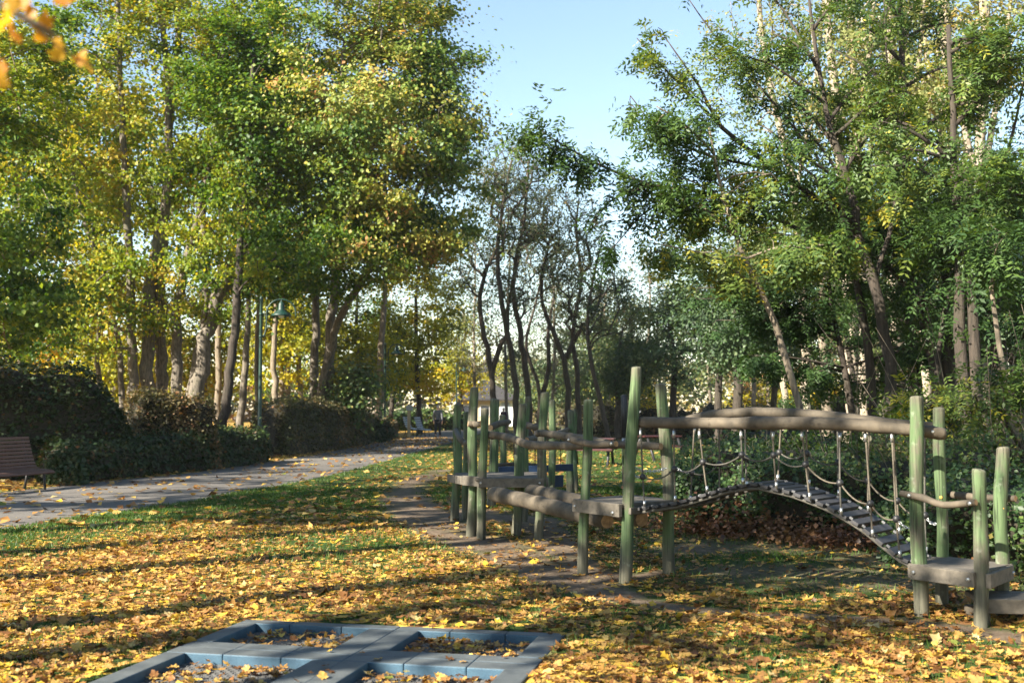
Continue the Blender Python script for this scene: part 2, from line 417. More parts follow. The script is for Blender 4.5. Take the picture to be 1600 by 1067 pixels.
# ------------------------------------------------------------------ the ground: far ground, lawn, path
PN_Y = np.array([-4, 4, 14.4, 19.4, 27.6, 52, 70, 95.]);  PN_X = np.array([-11.3, -9.2, -6.5, -5.25, -4.06, -2.9, -2.2, -1.2])
PF_Y = np.array([-4, 8, 20.9, 27.4, 38.5, 56, 70, 95.]);  PF_X = np.array([-15.8, -12.6, -9.4, -7.75, -6.6, -6.1, -5.6, -4.6])
def path_near(y): return np.interp(y, PN_Y, PN_X) + 0.12 * (vnoise(np.asarray(y) * 0.9, np.asarray(y) * 0 + 3.3) - 0.5)
def path_far(y): return np.interp(y, PF_Y, PF_X) + 0.2 * (vnoise(np.asarray(y) * 0.8, np.asarray(y) * 0 + 9.3) - 0.5)

# trampoline frame: corner TL, axes TW (rightwards) and TD (towards the camera)
TL = G(385, 968); TR = G(885, 990)
TW = (TR - TL)[:2]; TWID = float(np.linalg.norm(TW)); TW = TW / TWID; TD = np.array((TW[1], -TW[0]))
TDEP = 2.30
def tlocal(x, y):
    dx, dy = np.asarray(x) - TL[0], np.asarray(y) - TL[1]
    return dx * TW[0] + dy * TW[1], dx * TD[0] + dy * TD[1]
def in_tramp(x, y, m=0.0):
    u, d = tlocal(x, y)
    return (u > m) & (u < TWID - m) & (d > m) & (d < TDEP - m)

SOIL1 = [(690, 735, .5), (640, 755, .6), (632, 780, .7), (660, 805, .75), (700, 830, .7), (760, 852, .65), (820, 875, .55), (885, 905, .45), (960, 930, .36), (1060, 950, .30), (1160, 958, .28), (1260, 962, .3), (1350, 968, .36), (1440, 972, .45), (1530, 985, .55), (1600, 1000, .5)]
SOIL2 = [(730, 800, .8), (830, 815, .7), (880, 860, .4), (905, 890, .38), (980, 905, .38), (1050, 890, .32)]
SOIL_P = []
for pl in (SOIL1, SOIL2):
    g_ = [(*G(a, b)[:2], r) for a, b, r in pl]
    for k0 in range(len(g_) - 1):
        for t in np.linspace(0, 1, 6)[:-1]: SOIL_P.append(tuple(np.array(g_[k0]) * (1 - t) + np.array(g_[k0 + 1]) * t))
def soil_at(x, y):
    s = np.zeros_like(np.asarray(x, float))
    for sx, sy, r in SOIL_P:
        d = np.hypot(x - sx, (y - sy) * .8) / (r * (.76 if sx < 0.9 else .36))
        s = np.maximum(s, np.clip(1.5 - 1.1 * d, 0, 1))
    s = s * (0.6 + 0.6 * vnoise(x * 2.3, y * 2.3, 5))
    shade = np.clip((x - .8) / 1.0, 0, 1) * np.clip((y - 8.6) / 1.2, 0, 1) * np.clip((17 - y) / 3, 0, 1)      # thin bare turf round the bridge, with its shade worked into the ground tone
    return np.maximum(s, shade * (.12 + .62 * vnoise(x * 1.1, y * 1.3, 15)))
def litter_at(x, y):
    """how thickly fallen leaves lie, 0..1"""
    x = np.asarray(x, float); y = np.asarray(y, float)
    n = vnoise(x * 0.55, y * 0.35, 1) * 0.6 + vnoise(x * 1.9, y * 1.5, 2) * 0.4
    base = np.interp(y, [0, 8.5, 11, 14, 18, 30, 60], [1.05, 0.98, 0.78, 0.58, 0.45, 0.33, 0.5])
    L = base * np.clip(0.25 + 1.35 * n, 0, 1.25)
    right = np.clip((x - 0.9) / 1.2, 0, 1) * np.clip((y - 8.7) / 1.5, 0, 1)
    L = L * (1 - 0.72 * right)
    e = x - path_near(y)                                   # a greener strip along the path
    L = np.where((e > 0) & (e < 2.3), L * np.interp(e, [0, 0.35, 1.2, 2.3], [0.18, 0.15, 0.45, 1]), L)
    f = path_far(y) - x
    L = np.where(f > 0, np.interp(f, [0, 0.5, 4], [0.55, 0.85, 0.9]), L)
    soft = np.clip(1 - np.hypot((x + 1.9) / 1.7, (y - 12.6) / 1.9), 0, 1)
    L = L * (1 - 0.8 * soft)
    L = L * (1 - 0.85 * np.clip(soil_at(x, y) * 1.3, 0, 1))
    return np.clip(L, 0, 1.1)

def ground_z(x, y):
    z = 0.022 * (vnoise(x * 0.7, y * 0.7, 31) - 0.5) + 0.012 * (vnoise(x * 3.1, y * 3.1, 32) - 0.5)
    inp = (x < path_near(y) + 0.02) & (x > path_far(y) - 0.02)
    z = np.where(inp, -0.035, z)
    return np.where(in_tramp(x, y, 0.07), -0.30, np.where(in_tramp(x, y, -0.25), np.minimum(z, 0.0) - 0.004, z))

xs = np.concatenate([np.arange(-80, -12, 2.0), np.arange(-12, -5, 0.35), np.arange(-5, 5.01, 0.125), np.arange(5.35, 12, 0.35), np.arange(12, 81, 2.0)])
ys = np.concatenate([np.arange(-6, 4.5, 0.7), np.arange(4.6, 9.4, 0.12), np.arange(9.5, 20, 0.25), np.arange(20.5, 60, 0.8), np.arange(60, 151, 3.0)])
XX, YY = np.meshgrid(xs, ys); nx, ny = len(xs), len(ys)
ii = (np.arange(ny - 1)[:, None] * nx + np.arange(nx - 1)[None, :])
QF = np.stack([ii, ii + 1, ii + nx + 1, ii + nx], -1).reshape(-1, 4)
fx, fy = XX.ravel(), YY.ravel()
me = np_mesh('lawn', np.stack([fx, fy, ground_z(fx, fy)], 1), QF, smooth=True)
for nm, fn in (('soil', soil_at), ('litter', litter_at)):
    a = me.attributes.new(nm, 'FLOAT', 'POINT'); a.data.foreach_set('value', fn(fx, fy).astype(np.float32))
lawn = tag(link('lawn', me, M['lawn']), kind='structure')
b = MB(); g = [(-600, -150), (600, -150), (600, 1000), (-600, 1000)]
b.add([(x, y, -0.6) for x, y in g], [(0, 1, 2, 3)], False)
tag(b.build('ground', M['floor']), kind='structure')
yy = np.concatenate([np.arange(-4, 30, 0.4), np.arange(30, 95.1, 1.5)])
V = []; nseg = 8
for y in yy:
    a, c = path_far(y) - 0.06, path_near(y) + 0.06
    for j in range(nseg + 1):
        t = j / nseg; V.append((a * (1 - t) + c * t, y, -0.012 + 0.02 * math.sin(math.pi * t)))
k = nseg + 1; i = (np.arange(len(yy) - 1)[:, None] * k + np.arange(nseg)[None, :])
me = np_mesh('path', V, np.stack([i, i + 1, i + k + 1, i + k], -1).reshape(-1, 4), smooth=True)
tag(link('path', me, M['asphalt']), kind='structure')

# ------------------------------------------------------------------ leaves and grass on the lawn
def maple_shape(seed):
    """outline of one fallen maple leaf, unit size, curled"""
    r = np.random.default_rng(seed)
    ang = np.array([-90, -62, -40, -18, 8, 28, 44, 62, 90, 118, 136, 152, 172, 198, 220, 242.]) + r.normal(0, 3, 16)
    rad = np.array([.30, .46, .36, .58, .44, .70, .50, .56, .86, .56, .50, .70, .44, .58, .36, .46]) * 0.52 * r.uniform(.86, 1.1, 16)
    x, y = rad * np.cos(np.radians(ang)), rad * np.sin(np.radians(ang))
    c1, c2, ph = r.uniform(-0.4, 1.7), r.uniform(-0.9, 0.9), r.uniform(0, 6.3)
    z = c1 * (x * x + y * y) + c2 * x * y + 0.05 * np.sin(5 * np.radians(ang) + ph) + r.normal(0, 0.015, 16)
    V = np.vstack([[(0, -0.02, 0.0)], np.stack([x, y, z], 1)])
    T = np.array([(0, i + 1, (i + 1) % 16 + 1) for i in range(16)])
    return V, T
SHAPES = [maple_shape(50 + i) for i in range(14)]
def rand_rot(n, tilt, rng):
    """random rotation matrices: spin about Z, then a tilt"""
    a = rng.uniform(0, 2 * math.pi, n); t = np.abs(rng.normal(0, tilt, n)); p = rng.uniform(0, 2 * math.pi, n)
    ca, sa = np.cos(a), np.sin(a)
    Z = np.zeros((n, 3, 3)); Z[:, 0, 0] = ca; Z[:, 0, 1] = -sa; Z[:, 1, 0] = sa; Z[:, 1, 1] = ca; Z[:, 2, 2] = 1
    k = np.stack([np.cos(p), np.sin(p), np.zeros(n)], 1); c, s = np.cos(t)[:, None, None], np.sin(t)[:, None, None]
    K = np.zeros((n, 3, 3)); K[:, 0, 2] = k[:, 1]; K[:, 1, 2] = -k[:, 0]; K[:, 2, 0] = -k[:, 1]; K[:, 2, 1] = k[:, 0]
    I = np.eye(3)[None]
    return (I + s * K + (1 - c) * (K @ K)) @ Z
def scatter(dens, n_try, y0, y1, rng, half=0.50, power=1.0):
    """points in view between depths y0 and y1, kept with probability dens"""
    y = y0 + (y1 - y0) * rng.random(n_try) ** power
    x = (rng.random(n_try) * 2 - 1) * (half * y + 0.5)
    w = (half * y + 0.5) / (half * y1 + 0.5)               # even per ground area
    keep = rng.random(n_try) < np.clip(dens(x, y), 0, 1) * w
    return x[keep], y[keep]
def on_path(x, y): return (x < path_near(y)) & (x > path_far(y))
def litter_tint(n, rng): return np.clip(np.where(rng.random(n) < 0.34, rng.uniform(0.0, 0.36, n), rng.normal(0.57, 0.2, n)), 0, 1)

def dens_near(x, y): return np.where(on_path(x, y) | in_tramp(x, y, -0.02), 0, litter_at(x, y))
lx, ly = scatter(dens_near, 92000, 4.9, 15.0, RNG, 0.5)
n = len(lx)
lsz = np.clip(RNG.lognormal(math.log(.073), .34, n), .04, .19); ltint = litter_tint(n, RNG)
lz = ground_z(lx, ly) + 0.012 + RNG.random(n) * 0.03 * np.clip(litter_at(lx, ly), 0, 1)
# leaves blown into the trampoline pits
pits = [(0.13, 0.98, 0.13, 0.77), (1.33, 2.16, 0.13, 0.77), (0.13, 0.98, 1.12, 1.8), (1.33, 2.16, 1.12, 1.8)]
px_, py_, pz_ = [], [], []
for q, (u0, u1, d0, d1) in enumerate(pits):
    m_ = 260; u = RNG.uniform(u0 + .03, u1 - .03, m_); d = d0 + .03 + (d1 - d0 - .06) * RNG.random(m_) ** (1.25 if q < 2 else .9)
    px_.append(TL[0] + u * TW[0] + d * TD[0]); py_.append(TL[1] + u * TW[1] + d * TD[1]); pz_.append(-0.057 + RNG.random(m_) * 0.035)
px_, py_, pz_ = map(np.concatenate, (px_, py_, pz_)); keep = RNG.random(len(px_)) < np.clip(-.15 + 1.3 * vnoise(px_ * 4, py_ * 4, 8), 0, 1)
px_, py_, pz_ = px_[keep], py_[keep], pz_[keep]
# a few lie on the rubber rims
ru, rd = RNG.uniform(0, TWID, 120), RNG.uniform(0, TDEP, 120)
ok = np.ones(120, bool)
for u0, u1, d0, d1 in pits: ok &= ~((ru > u0 - .05) & (ru < u1 + .05) & (rd > d0 - .05) & (rd < d1 + .05))
ru, rd = ru[ok][:26], rd[ok][:26]
lx = np.concatenate([lx, px_, TL[0] + ru * TW[0] + rd * TD[0]]); ly = np.concatenate([ly, py_, TL[1] + ru * TW[1] + rd * TD[1]])
lz = np.concatenate([lz, pz_, np.full(len(ru), 0.018)]); m_ = len(lx) - n
lsz = np.concatenate([lsz, RNG.uniform(.06, .11, m_)]); ltint = np.concatenate([ltint, litter_tint(m_, RNG)])
n = len(lx)
tilt = np.where(RNG.random(n) < 0.2, 0.7, 0.28)
RM = rand_rot(n, 1.0, RNG); RM = np.where((tilt > 0.5)[:, None, None], rand_rot(n, 0.7, RNG), rand_rot(n, 0.21, RNG))
order = np.argsort(-(lsz / ly) * (0.4 + RM[:, 1, 2] ** 2 + 0.5 * RNG.random(n)) * (np.abs(lx) < 0.45 * ly) * (ly > 5.7))
single = order[:290]; rest = order[290:]
shp = RNG.integers(0, len(SHAPES), n)
Vs, Fs, Ts, off = [], [], [], 0
LITE = []                                                  # fewer corners for the leaves farther off
for V, T in SHAPES:
    k_ = [0] + [1 + i for i in (0, 1, 3, 4, 5, 6, 8, 10, 11, 12, 13, 15)]; V2 = V[k_]; m_ = len(k_) - 1
    LITE.append((V2, np.array([(0, i + 1, (i + 1) % m_ + 1) for i in range(m_)][:]) if False else np.array([(0, i + 1, i + 2) for i in range(0, m_ - 1)] + [(0, m_, 1)])))
for s in list(range(len(SHAPES))) + list(range(100, 100 + len(SHAPES))):
    near_ = ly[rest] < 7.4
    idx = rest[(shp[rest] == s % 100) & (near_ if s < 100 else ~near_)]; V, T = SHAPES[s] if s < 100 else LITE[s - 100]
    if not len(idx): continue
    W_ = np.einsum('nij,kj->nki', RM[idx], V) * lsz[idx][:, None, None] + np.stack([lx, ly, lz], 1)[idx][:, None, :]
    Vs.append(W_.reshape(-1, 3)); m_ = len(idx)
    Fs.append((T[None] + (np.arange(m_) * len(V))[:, None, None] + off).reshape(-1, 3)); off += m_ * len(V)
    Ts.append(np.repeat(ltint[idx], len(T)))
me = np_mesh('leaf_litter', np.vstack(Vs), np.vstack(Fs), np.concatenate(Ts))
tag(link('leaf_litter', me, LF['litter'], lawn), kind='stuff')
leafmesh = {}
for q in single:                                           # the leaves that show largest are objects of their own
    key = (int(shp[q]), int(ltint[q] * 7.99))
    if key not in leafmesh:
        V, T = SHAPES[key[0]]
        leafmesh[key] = np_mesh('fallen_leaf', V, T, np.full(len(T), (key[1] + .5) / 8)); leafmesh[key].materials.append(LF['litter'])
    o = bpy.data.objects.new('fallen_leaf', leafmesh[key]); COL.objects.link(o); o.parent = lawn
    o.matrix_local = Matrix.Translation((lx[q], ly[q], lz[q] + 0.006)) @ Matrix(RM[q].tolist()).to_4x4() @ Matrix.Scale(float(lsz[q]), 4)
# leaves farther off: small kites
def kites(x, y, z, size, rng, tint, name, mat, parent=None, tilt=0.35, kind='stuff', fold=0.25):
    n = len(x); B = np.array([(0, -.5, 0), (.42, .0, fold * .5), (0, .55, 0), (-.42, .0, fold * .5)])
    Rm = rand_rot(n, tilt, rng)
    V = np.einsum('nij,kj->nki', Rm, B) * np.asarray(size).reshape(-1, 1, 1) + np.stack([x, y, z], 1)[:, None, :]
    Fq = np.arange(n * 4).reshape(n, 4)
    T = np.concatenate([Fq[:, [0, 1, 2]], Fq[:, [0, 2, 3]]]); 
    me = np_mesh(name, V.reshape(-1, 3), T, np.concatenate([tint, tint]))
    return tag(link(name, me, mat, parent), kind=kind)
def dens_far(x, y): return np.where(on_path(x, y), 0.12 + 0.35 * np.clip((y - 40) / 15, 0, 1), np.clip(litter_at(x, y) * 1.0, 0, 1))
fx_, fy_ = scatter(dens_far, 120000, 14.5, 62, RNG, 0.5, 1.35)
o = kites(fx_, fy_, np.where(on_path(fx_, fy_), 0.012, ground_z(fx_, fy_) + 0.02), RNG.uniform(.10, .17, len(fx_)), RNG, litter_tint(len(fx_), RNG), 'distant_leaf_litter', LF['litter'], lawn)
# loose leaves near on the path
fx_, fy_ = scatter(lambda x, y: np.where(on_path(x, y), 0.03 + 0.09 * vnoise(x * 1.2, y * .7, 77), 0), 9000, 12, 34, RNG, 0.5)
kites(fx_, fy_, np.full(len(fx_), 0.016), RNG.uniform(.03, .065, len(fx_)), RNG, litter_tint(len(fx_), RNG), 'path_leaf_litter', LF['litter'], lawn)
# grass blades
def dens_grass(x, y):
    d = np.where(on_path(x, y), 0, 1.0) * (1 - np.clip(soil_at(x, y) * 1.6, 0, 1)) * (1 - 0.80 * np.clip(litter_at(x, y), 0, 1))
    d = np.where(x < path_far(y), d * 0.15, d)
    return np.where(in_tramp(x, y, -0.02), 0, d) * (0.4 + 0.9 * vnoise(x * 1.5, y * 1.5, 21))
gxs, gys = [], []
for y0, y1, nt_ in ((5, 12, 85000), (12, 22, 210000), (22, 45, 105000)):
    a_, b_ = scatter(dens_grass, nt_, y0, y1, RNG, 0.5); gxs.append(a_); gys.append(b_)
gx, gy = np.concatenate(gxs), np.concatenate(gys); n = len(gx)
gh = RNG.uniform(.025, .065, n) * (0.7 + 0.6 * vnoise(gx * 2, gy * 2, 41)); gw = RNG.uniform(.003, .006, n) * np.clip(gy / 9, 1, 3.2)
an = RNG.uniform(0, math.pi, n); ln = RNG.normal(0, .5, (n, 2)) * gh[:, None]; gz = ground_z(gx, gy) - .004
V = np.empty((n, 3, 3)); dx, dy = np.cos(an) * gw, np.sin(an) * gw
V[:, 0] = np.stack([gx - dx, gy - dy, gz], 1); V[:, 1] = np.stack([gx + dx, gy + dy, gz], 1); V[:, 2] = np.stack([gx + ln[:, 0], gy + ln[:, 1], gz + gh], 1)
me = np_mesh('grass', V.reshape(-1, 3), np.arange(n * 3).reshape(n, 3), np.clip(RNG.normal(.5, .22, n), 0, 1))
tag(link('grass', me, LF['grass']), kind='stuff')
print('litter', len(rest), 'grass', n)

# ------------------------------------------------------------------ trees
def sample_blob(c, rad, n, rng, shell=0.5):
    d = rng.normal(0, 1, (n, 3)); d /= np.linalg.norm(d, axis=1, keepdims=True)
    r = rng.random(n) ** (1.0 / 3.0); r = np.where(rng.random(n) < shell, 0.75 + 0.25 * r, r)
    return np.asarray(c) + d * r[:, None] * np.asarray(rad)

def grow(trunks, attract, rng, r_tip=0.012, zmin=2.0, up=0.55, power=0.46, wob=0.10):
    """trunks: [(points, radii)]; every attractor is joined to the nearest fitting node. Returns tubes [(pts, radii)], twig list [(pts)]"""
    pos, par, fixed = [], [], []
    for pts, rads in trunks:
        L = np.linalg.norm(np.diff(pts, axis=0), axis=1).sum(); m = max(6, int(L / 0.5))
        q = smooth_line(pts, m); rr = np.interp(np.linspace(0, 1, m), np.linspace(0, 1, len(rads)), rads)
        q[1:-1] += rng.normal(0, 1, (m - 2, 3)) * rr[1:-1, None] * 0.22
        for i in range(m):
            par.append(len(pos) - 1 if i else -1); pos.append(q[i]); fixed.append(rr[i])
    T0 = np.array(pos); nt0 = len(pos)
    dmin = np.array([np.min(np.linalg.norm(T0 - a, axis=1)) for a in attract])
    cap = nt0 + len(attract) * 14
    NP = np.empty((cap, 3)); NP[:nt0] = T0; cnt = nt0
    usable = np.zeros(cap, bool); usable[:nt0] = T0[:, 2] > zmin
    if not usable.any(): usable[:nt0] = True
    weight = np.zeros(cap); chains = []; start = []
    for a in attract[np.argsort(dmin)]:
        D = a - NP[:cnt]; dist = np.linalg.norm(D, axis=1); hor = np.hypot(D[:, 0], D[:, 1])
        cost = dist + 1.6 * np.maximum(0, hor * up - D[:, 2]) * 0.6
        cost[~usable[:cnt]] = 1e9
        j = int(np.argmin(cost)); d = dist[j]; m = min(12, max(2, int(d / 0.55) + 1))
        p0 = NP[j]; t = np.linspace(0, 1, m + 1)[1:, None]
        # leave the parent more steeply than the target lies, then arch over
        mid = (p0 + a) / 2 + np.array((0, 0, 0.12 * d)) + rng.normal(0, 1, 3) * wob * d
        q = (1 - t) ** 2 * p0 + 2 * t * (1 - t) * mid + t * t * a
        ids = list(range(cnt, cnt + m)); NP[cnt:cnt + m] = q; usable[cnt:cnt + m] = True
        for z_, i_ in enumerate(ids): par.append(j if z_ == 0 else ids[z_ - 1])
        cnt += m; chains.append((j, ids)); weight[ids[-1]] += 1
    par = np.array(par)
    for i in range(cnt - 1, nt0 - 1, -1):
        if par[i] >= 0: weight[par[i]] += weight[i]
    rad = r_tip * np.maximum(weight, 1) ** power
    for i in range(nt0): rad[i] = fixed[i]
    tubes = []; s = 0
    for pts, rads in trunks:
        m = max(6, int(np.linalg.norm(np.diff(pts, axis=0), axis=1).sum() / 0.5))
        tubes.append((NP[s:s + m].copy(), rad[s:s + m].copy())); s += m
    for j, ids in chains:
        pts = NP[[j] + ids]; rr = rad[[j] + ids].copy(); rr[0] = min(rr[1] * 1.35, rad[j] * .95); rr[1:] = np.minimum(rr[1:], rr[0])
        tubes.append((pts, rr))
    return tubes, [NP[ids] for j, ids in chains]

def leaves_kite(c, nrm_bias, size, rng, droop=0.0):
    """c (n,3) centres; returns V (n,4,3)"""
    n = len(c)
    N = rng.normal(0, 1, (n, 3)) * 0.6 + nrm_bias; N /= np.linalg.norm(N, axis=1, keepdims=True) + 1e-9
    A = rng.normal(0, 1, (n, 3)); A[:, 2] -= droop; A -= N * np.sum(A * N, 1, keepdims=True); A /= np.linalg.norm(A, axis=1, keepdims=True) + 1e-9
    B = np.cross(N, A); s = np.asarray(size).reshape(-1, 1)
    return np.stack([c - A * s * .5, c + B * s * .42 - A * s * .02 + N * s * .12, c + A * s * .5, c - B * s * .42 - A * s * .02 + N * s * .12], 1)
def leaves_frond(c, dirv, size, rng, pairs=3):
    """pinnate fronds: a hanging spray of narrow leaflets. returns V (n, leaflets*4, 3)"""
    n = len(c); D = dirv / (np.linalg.norm(dirv, axis=1, keepdims=True) + 1e-9)
    up = np.zeros((n, 3)); up[:, 2] = 1; up += rng.normal(0, .35, (n, 3)); S = np.cross(D, up); S /= np.linalg.norm(S, axis=1, keepdims=True) + 1e-9
    U = np.cross(S, D); out = []; s = np.asarray(size).reshape(-1, 1)
    for i in range(pairs):
        t = (i + 0.6) / pairs
        base = c + D * s * t - np.array((0, 0, 1)) * s * 0.30 * t * t
        for sg in (-1, 1):
            L = (S * sg * 0.8 + D * 0.55 - U * 0.22 + rng.normal(0, .16, (n, 3))); L /= np.linalg.norm(L, axis=1, keepdims=True)
            L = L * s * 0.46; w = np.cross(L, U); w /= np.linalg.norm(w, axis=1, keepdims=True) + 1e-9; w = w * s * 0.088
            out.append(np.stack([base, base + L * .45 + w, base + L, base + L * .45 - w], 1))
    return np.concatenate(out, 1)

def tree_mesh(trunks, blobs, rng, leaf, n_leaf, leaf_size, clump=0.5, r_tip=0.012, zmin=2.0, up=0.55, tshift=0.0, tspread=0.2, shell=0.5, flat=0.5, inner=0.35, gap=0.14, wob=0.1, power=0.46, zcut=None):
    """trunk mesh and crown mesh; blobs: [(centre, radii, n_attractors)]"""
    A = np.vstack([sample_blob(c, r, k, rng, shell) for c, r, k in blobs])
    if zcut is not None: A = A[A[:, 2] > zcut]
    A = A[A[:, 2] > 0.6]
    sd = int(rng.integers(1000)); g_ = vnoise(A[:, 0] * .42 + A[:, 1] * .31, A[:, 2] * .5 - A[:, 1] * .25, sd) + .5 * vnoise(A[:, 0] * .9, A[:, 2] * 1.0 + A[:, 1] * .6, sd + 1)
    A = A[g_ > np.quantile(g_, gap)]
    A = A + rng.normal(0, 1, A.shape) * np.array((.35, .35, .25)) * min(1.0, blobs[0][1][0] / 3.0)
    tubes, twigs = grow(trunks, A, rng, r_tip, zmin, up, power, wob)
    mb = MB()
    for q, (p, r) in enumerate(tubes):
        k = 12 if q < len(trunks) else (7 if r[0] > .06 else 5 if r[0] > .03 else 3)
        if q < len(trunks):
            p = p.copy(); r = r.copy()
            if p[0][2] < 0.1: r[0] *= 1.45; r[1] *= 1.12; p[0][2] = -0.1
        mb.tube(p, r, k, cap=q < len(trunks))
    cen = np.mean(A, 0)
    tips = []; dirs = []; w = []
    for t in twigs:
        m = len(t)
        for i in range(m):
            f = (i + 1) / m
            if f < inner and m > 2: continue
            tips.append(t[i]); w.append(0.4 + 0.6 * f); dirs.append(t[i] - t[i - 1] if i else t[min(1, m - 1)] - t[0])
    tips = np.array(tips); dirs = np.array(dirs); w = np.array(w)
    w = w * rng.gamma(2.0, 0.5, len(w)); ci = rng.choice(len(tips), n_leaf, p=w / w.sum())
    off = rng.normal(0, 1, (n_leaf, 3)); off *= clump * np.array((1, 1, flat)) * np.clip(rng.gamma(3, .33, n_leaf), .3, 2.2)[:, None]
    c = tips[ci] + off
    ct = np.clip(rng.normal(0, 1, len(tips)), -2, 2)
    big = vnoise(c[:, 0] * .45 + c[:, 1] * .3, c[:, 2] * .5 + c[:, 1] * .2, int(rng.integers(1000)))
    tint = np.clip(0.42 + tshift + tspread * (0.7 * ct[ci] + 0.5 * rng.normal(0, 1, n_leaf)) + 0.6 * (big - .5), 0, 1)
    outw = c - cen; outw /= np.linalg.norm(outw, axis=1, keepdims=True) + 1e-9
    sz = leaf_size * rng.uniform(.65, 1.25, n_leaf)
    if leaf == 'frond':
        d = outw * .5 + dirs[ci] / (np.linalg.norm(dirs[ci], axis=1, keepdims=True) + 1e-9) * .7 + rng.normal(0, .45, (n_leaf, 3)); d[:, 2] -= .55
        V = leaves_frond(c, d, sz, rng); kq = V.shape[1] // 4
    else:
        V = leaves_kite(c, outw * .8 + np.array((0, 0, .7)), sz, rng, 0.5); kq = 1
    Fq = np.arange(n_leaf * kq * 4).reshape(-1, 4); tn = np.repeat(tint, kq)
    if leaf == 'frond': faces, tt = Fq, tn
    else: faces, tt = np.concatenate([Fq[:, [0, 1, 2]], Fq[:, [0, 2, 3]]]), np.concatenate([tn, tn])
    return mb, V.reshape(-1, 3), faces, tt

TRI = [0]
def make_tree(label, cat, bark, leafmat, Y, trunks_px, blobs_px, name='broadleaf_tree', group=None, leaf='kite', n_leaf=20000, leaf_size=.16, rbase=.3, rtop=.06, seed=1, world=False, **kw):
    """trunks_px: list of (r_base, [(px,py) or (px,py,dY)]); blobs_px: (px,py,rx,rz,ry_m,n[,dY])"""
    rng = np.random.default_rng(seed)
    tr = []
    for q in trunks_px:
        rb, rt, pl = q[0], q[1], q[2]
        if world: pts = [np.array(p, float) for p in pl]
        else:
            pts = [P(p[0], p[1], Y + (p[2] if len(p) > 2 else 0)) for p in pl]
            if len(q) < 4:                                   # stands on the ground
                p0 = pts[0].copy(); d_ = pts[1] - pts[0]; p0 = p0 - d_ * (p0[2] / max(.3, d_[2])) * .6 if abs(d_[2]) > .3 else p0
                p0[2] = 0.0; pts = [p0] + pts
        tr.append((np.array(pts), np.array((rb, (rb * .62 + rt * .38), rt))))
    bl = []
    for q in blobs_px:
        if world: bl.append(q)
        else:
            dY = q[6] if len(q) > 6 else 0; c = P(q[0], q[1], Y + dY); s = (Y + dY) / F
            bl.append((c, np.array((q[2] * s, q[4], q[3] * s)), q[5]))
    mb, V, faces, tt = tree_mesh(tr, bl, rng, leaf, n_leaf, leaf_size, **kw)
    base = tr[0][0][0].copy(); base[2] = 0
    t = thing(name, label, cat, base, 0, group)
    mb.build('trunk', BK[bark], t)
    me = np_mesh('crown', V - base, faces, tt); link('crown', me, LF[leafmat], t)
    TRI[0] += len(faces) * (1 if faces.shape[1] == 3 else 2)
    return t

# --- left of the path
make_tree('big maple of several upright grey stems behind the clipped hedge', 'tree', 'maple', 'maple', 44,
          [(.29, .09, [(230, 612), (234, 520), (236, 430), (256, 330, .5), (264, 200, 1), (276, 80, 1), (282, -120, 1)]),
           (.27, .09, [(252, 612, .8), (251, 500, .5), (256, 390, .2), (264, 270, -.5), (262, 130, -1), (240, -60, -1.5)]),
           (.24, .08, [(276, 612, -.4), (275, 500, -.4), (296, 390, -.6), (330, 250, -1.5), (350, 80, -2)]),
           (.21, .07, [(208, 612, -.4), (204, 450, -.6), (196, 300, -1), (188, 130, -1), (182, -40, -1)]),
           (.13, .05, [(190, 600, .8), (186, 540, 1), (160, 430, 1), (120, 300, 1), (90, 120, 1)])],
          [(130, 420, 150, 110, 2.8, 60, -.5), (250, 130, 200, 210, 4.5, 220), (60, 220, 150, 190, 3.8, 130), (370, 300, 110, 130, 3.0, 55, -1), (330, 30, 170, 160, 3.5, 80, .5), (70, 20, 150, 160, 3.5, 60), (250, 460, 100, 50, 2.0, 14, -1), (110, 520, 120, 50, 2.4, 36, -1.5)],
          'maple_tree', None, n_leaf=92000, leaf_size=.145, seed=3, zmin=3.5, clump=.38, tshift=.18, tspread=.22)
make_tree('maple with a grey forked trunk leaning right behind the hedge', 'tree', 'maple', 'maple', 43,
          [(.32, .09, [(306, 612), (326, 520), (346, 450), (382, 380), (424, 290, -.3), (470, 180, -.6)]),
           (.18, .06, [(298, 612, .6), (318, 510, .4), (322, 420, .2), (318, 330), (336, 190), (350, 40)])],
          [(470, 300, 130, 110, 2.6, 70), (420, 190, 130, 140, 3.0, 80, 1), (520, 410, 110, 80, 2.4, 50), (370, 440, 100, 60, 2.0, 30), (350, 70, 110, 120, 3, 50, 1)],
          'maple_tree', None, n_leaf=44000, leaf_size=.14, seed=5, zmin=3.5, clump=.38, tshift=.02)
make_tree('slender dark trunked tree leaning beside the first lamp post', 'tree', 'dark', 'maple', 41,
          [(.20, .07, [(350, 650), (361, 560), (370, 470), (377, 370), (388, 230), (396, 90)])],
          [(400, 260, 90, 110, 2.4, 60), (400, 120, 100, 110, 2.4, 50), (430, 400, 70, 50, 2.0, 20)],
          'maple_tree', None, n_leaf=15000, leaf_size=.15, seed=6, zmin=4.5, clump=.38)
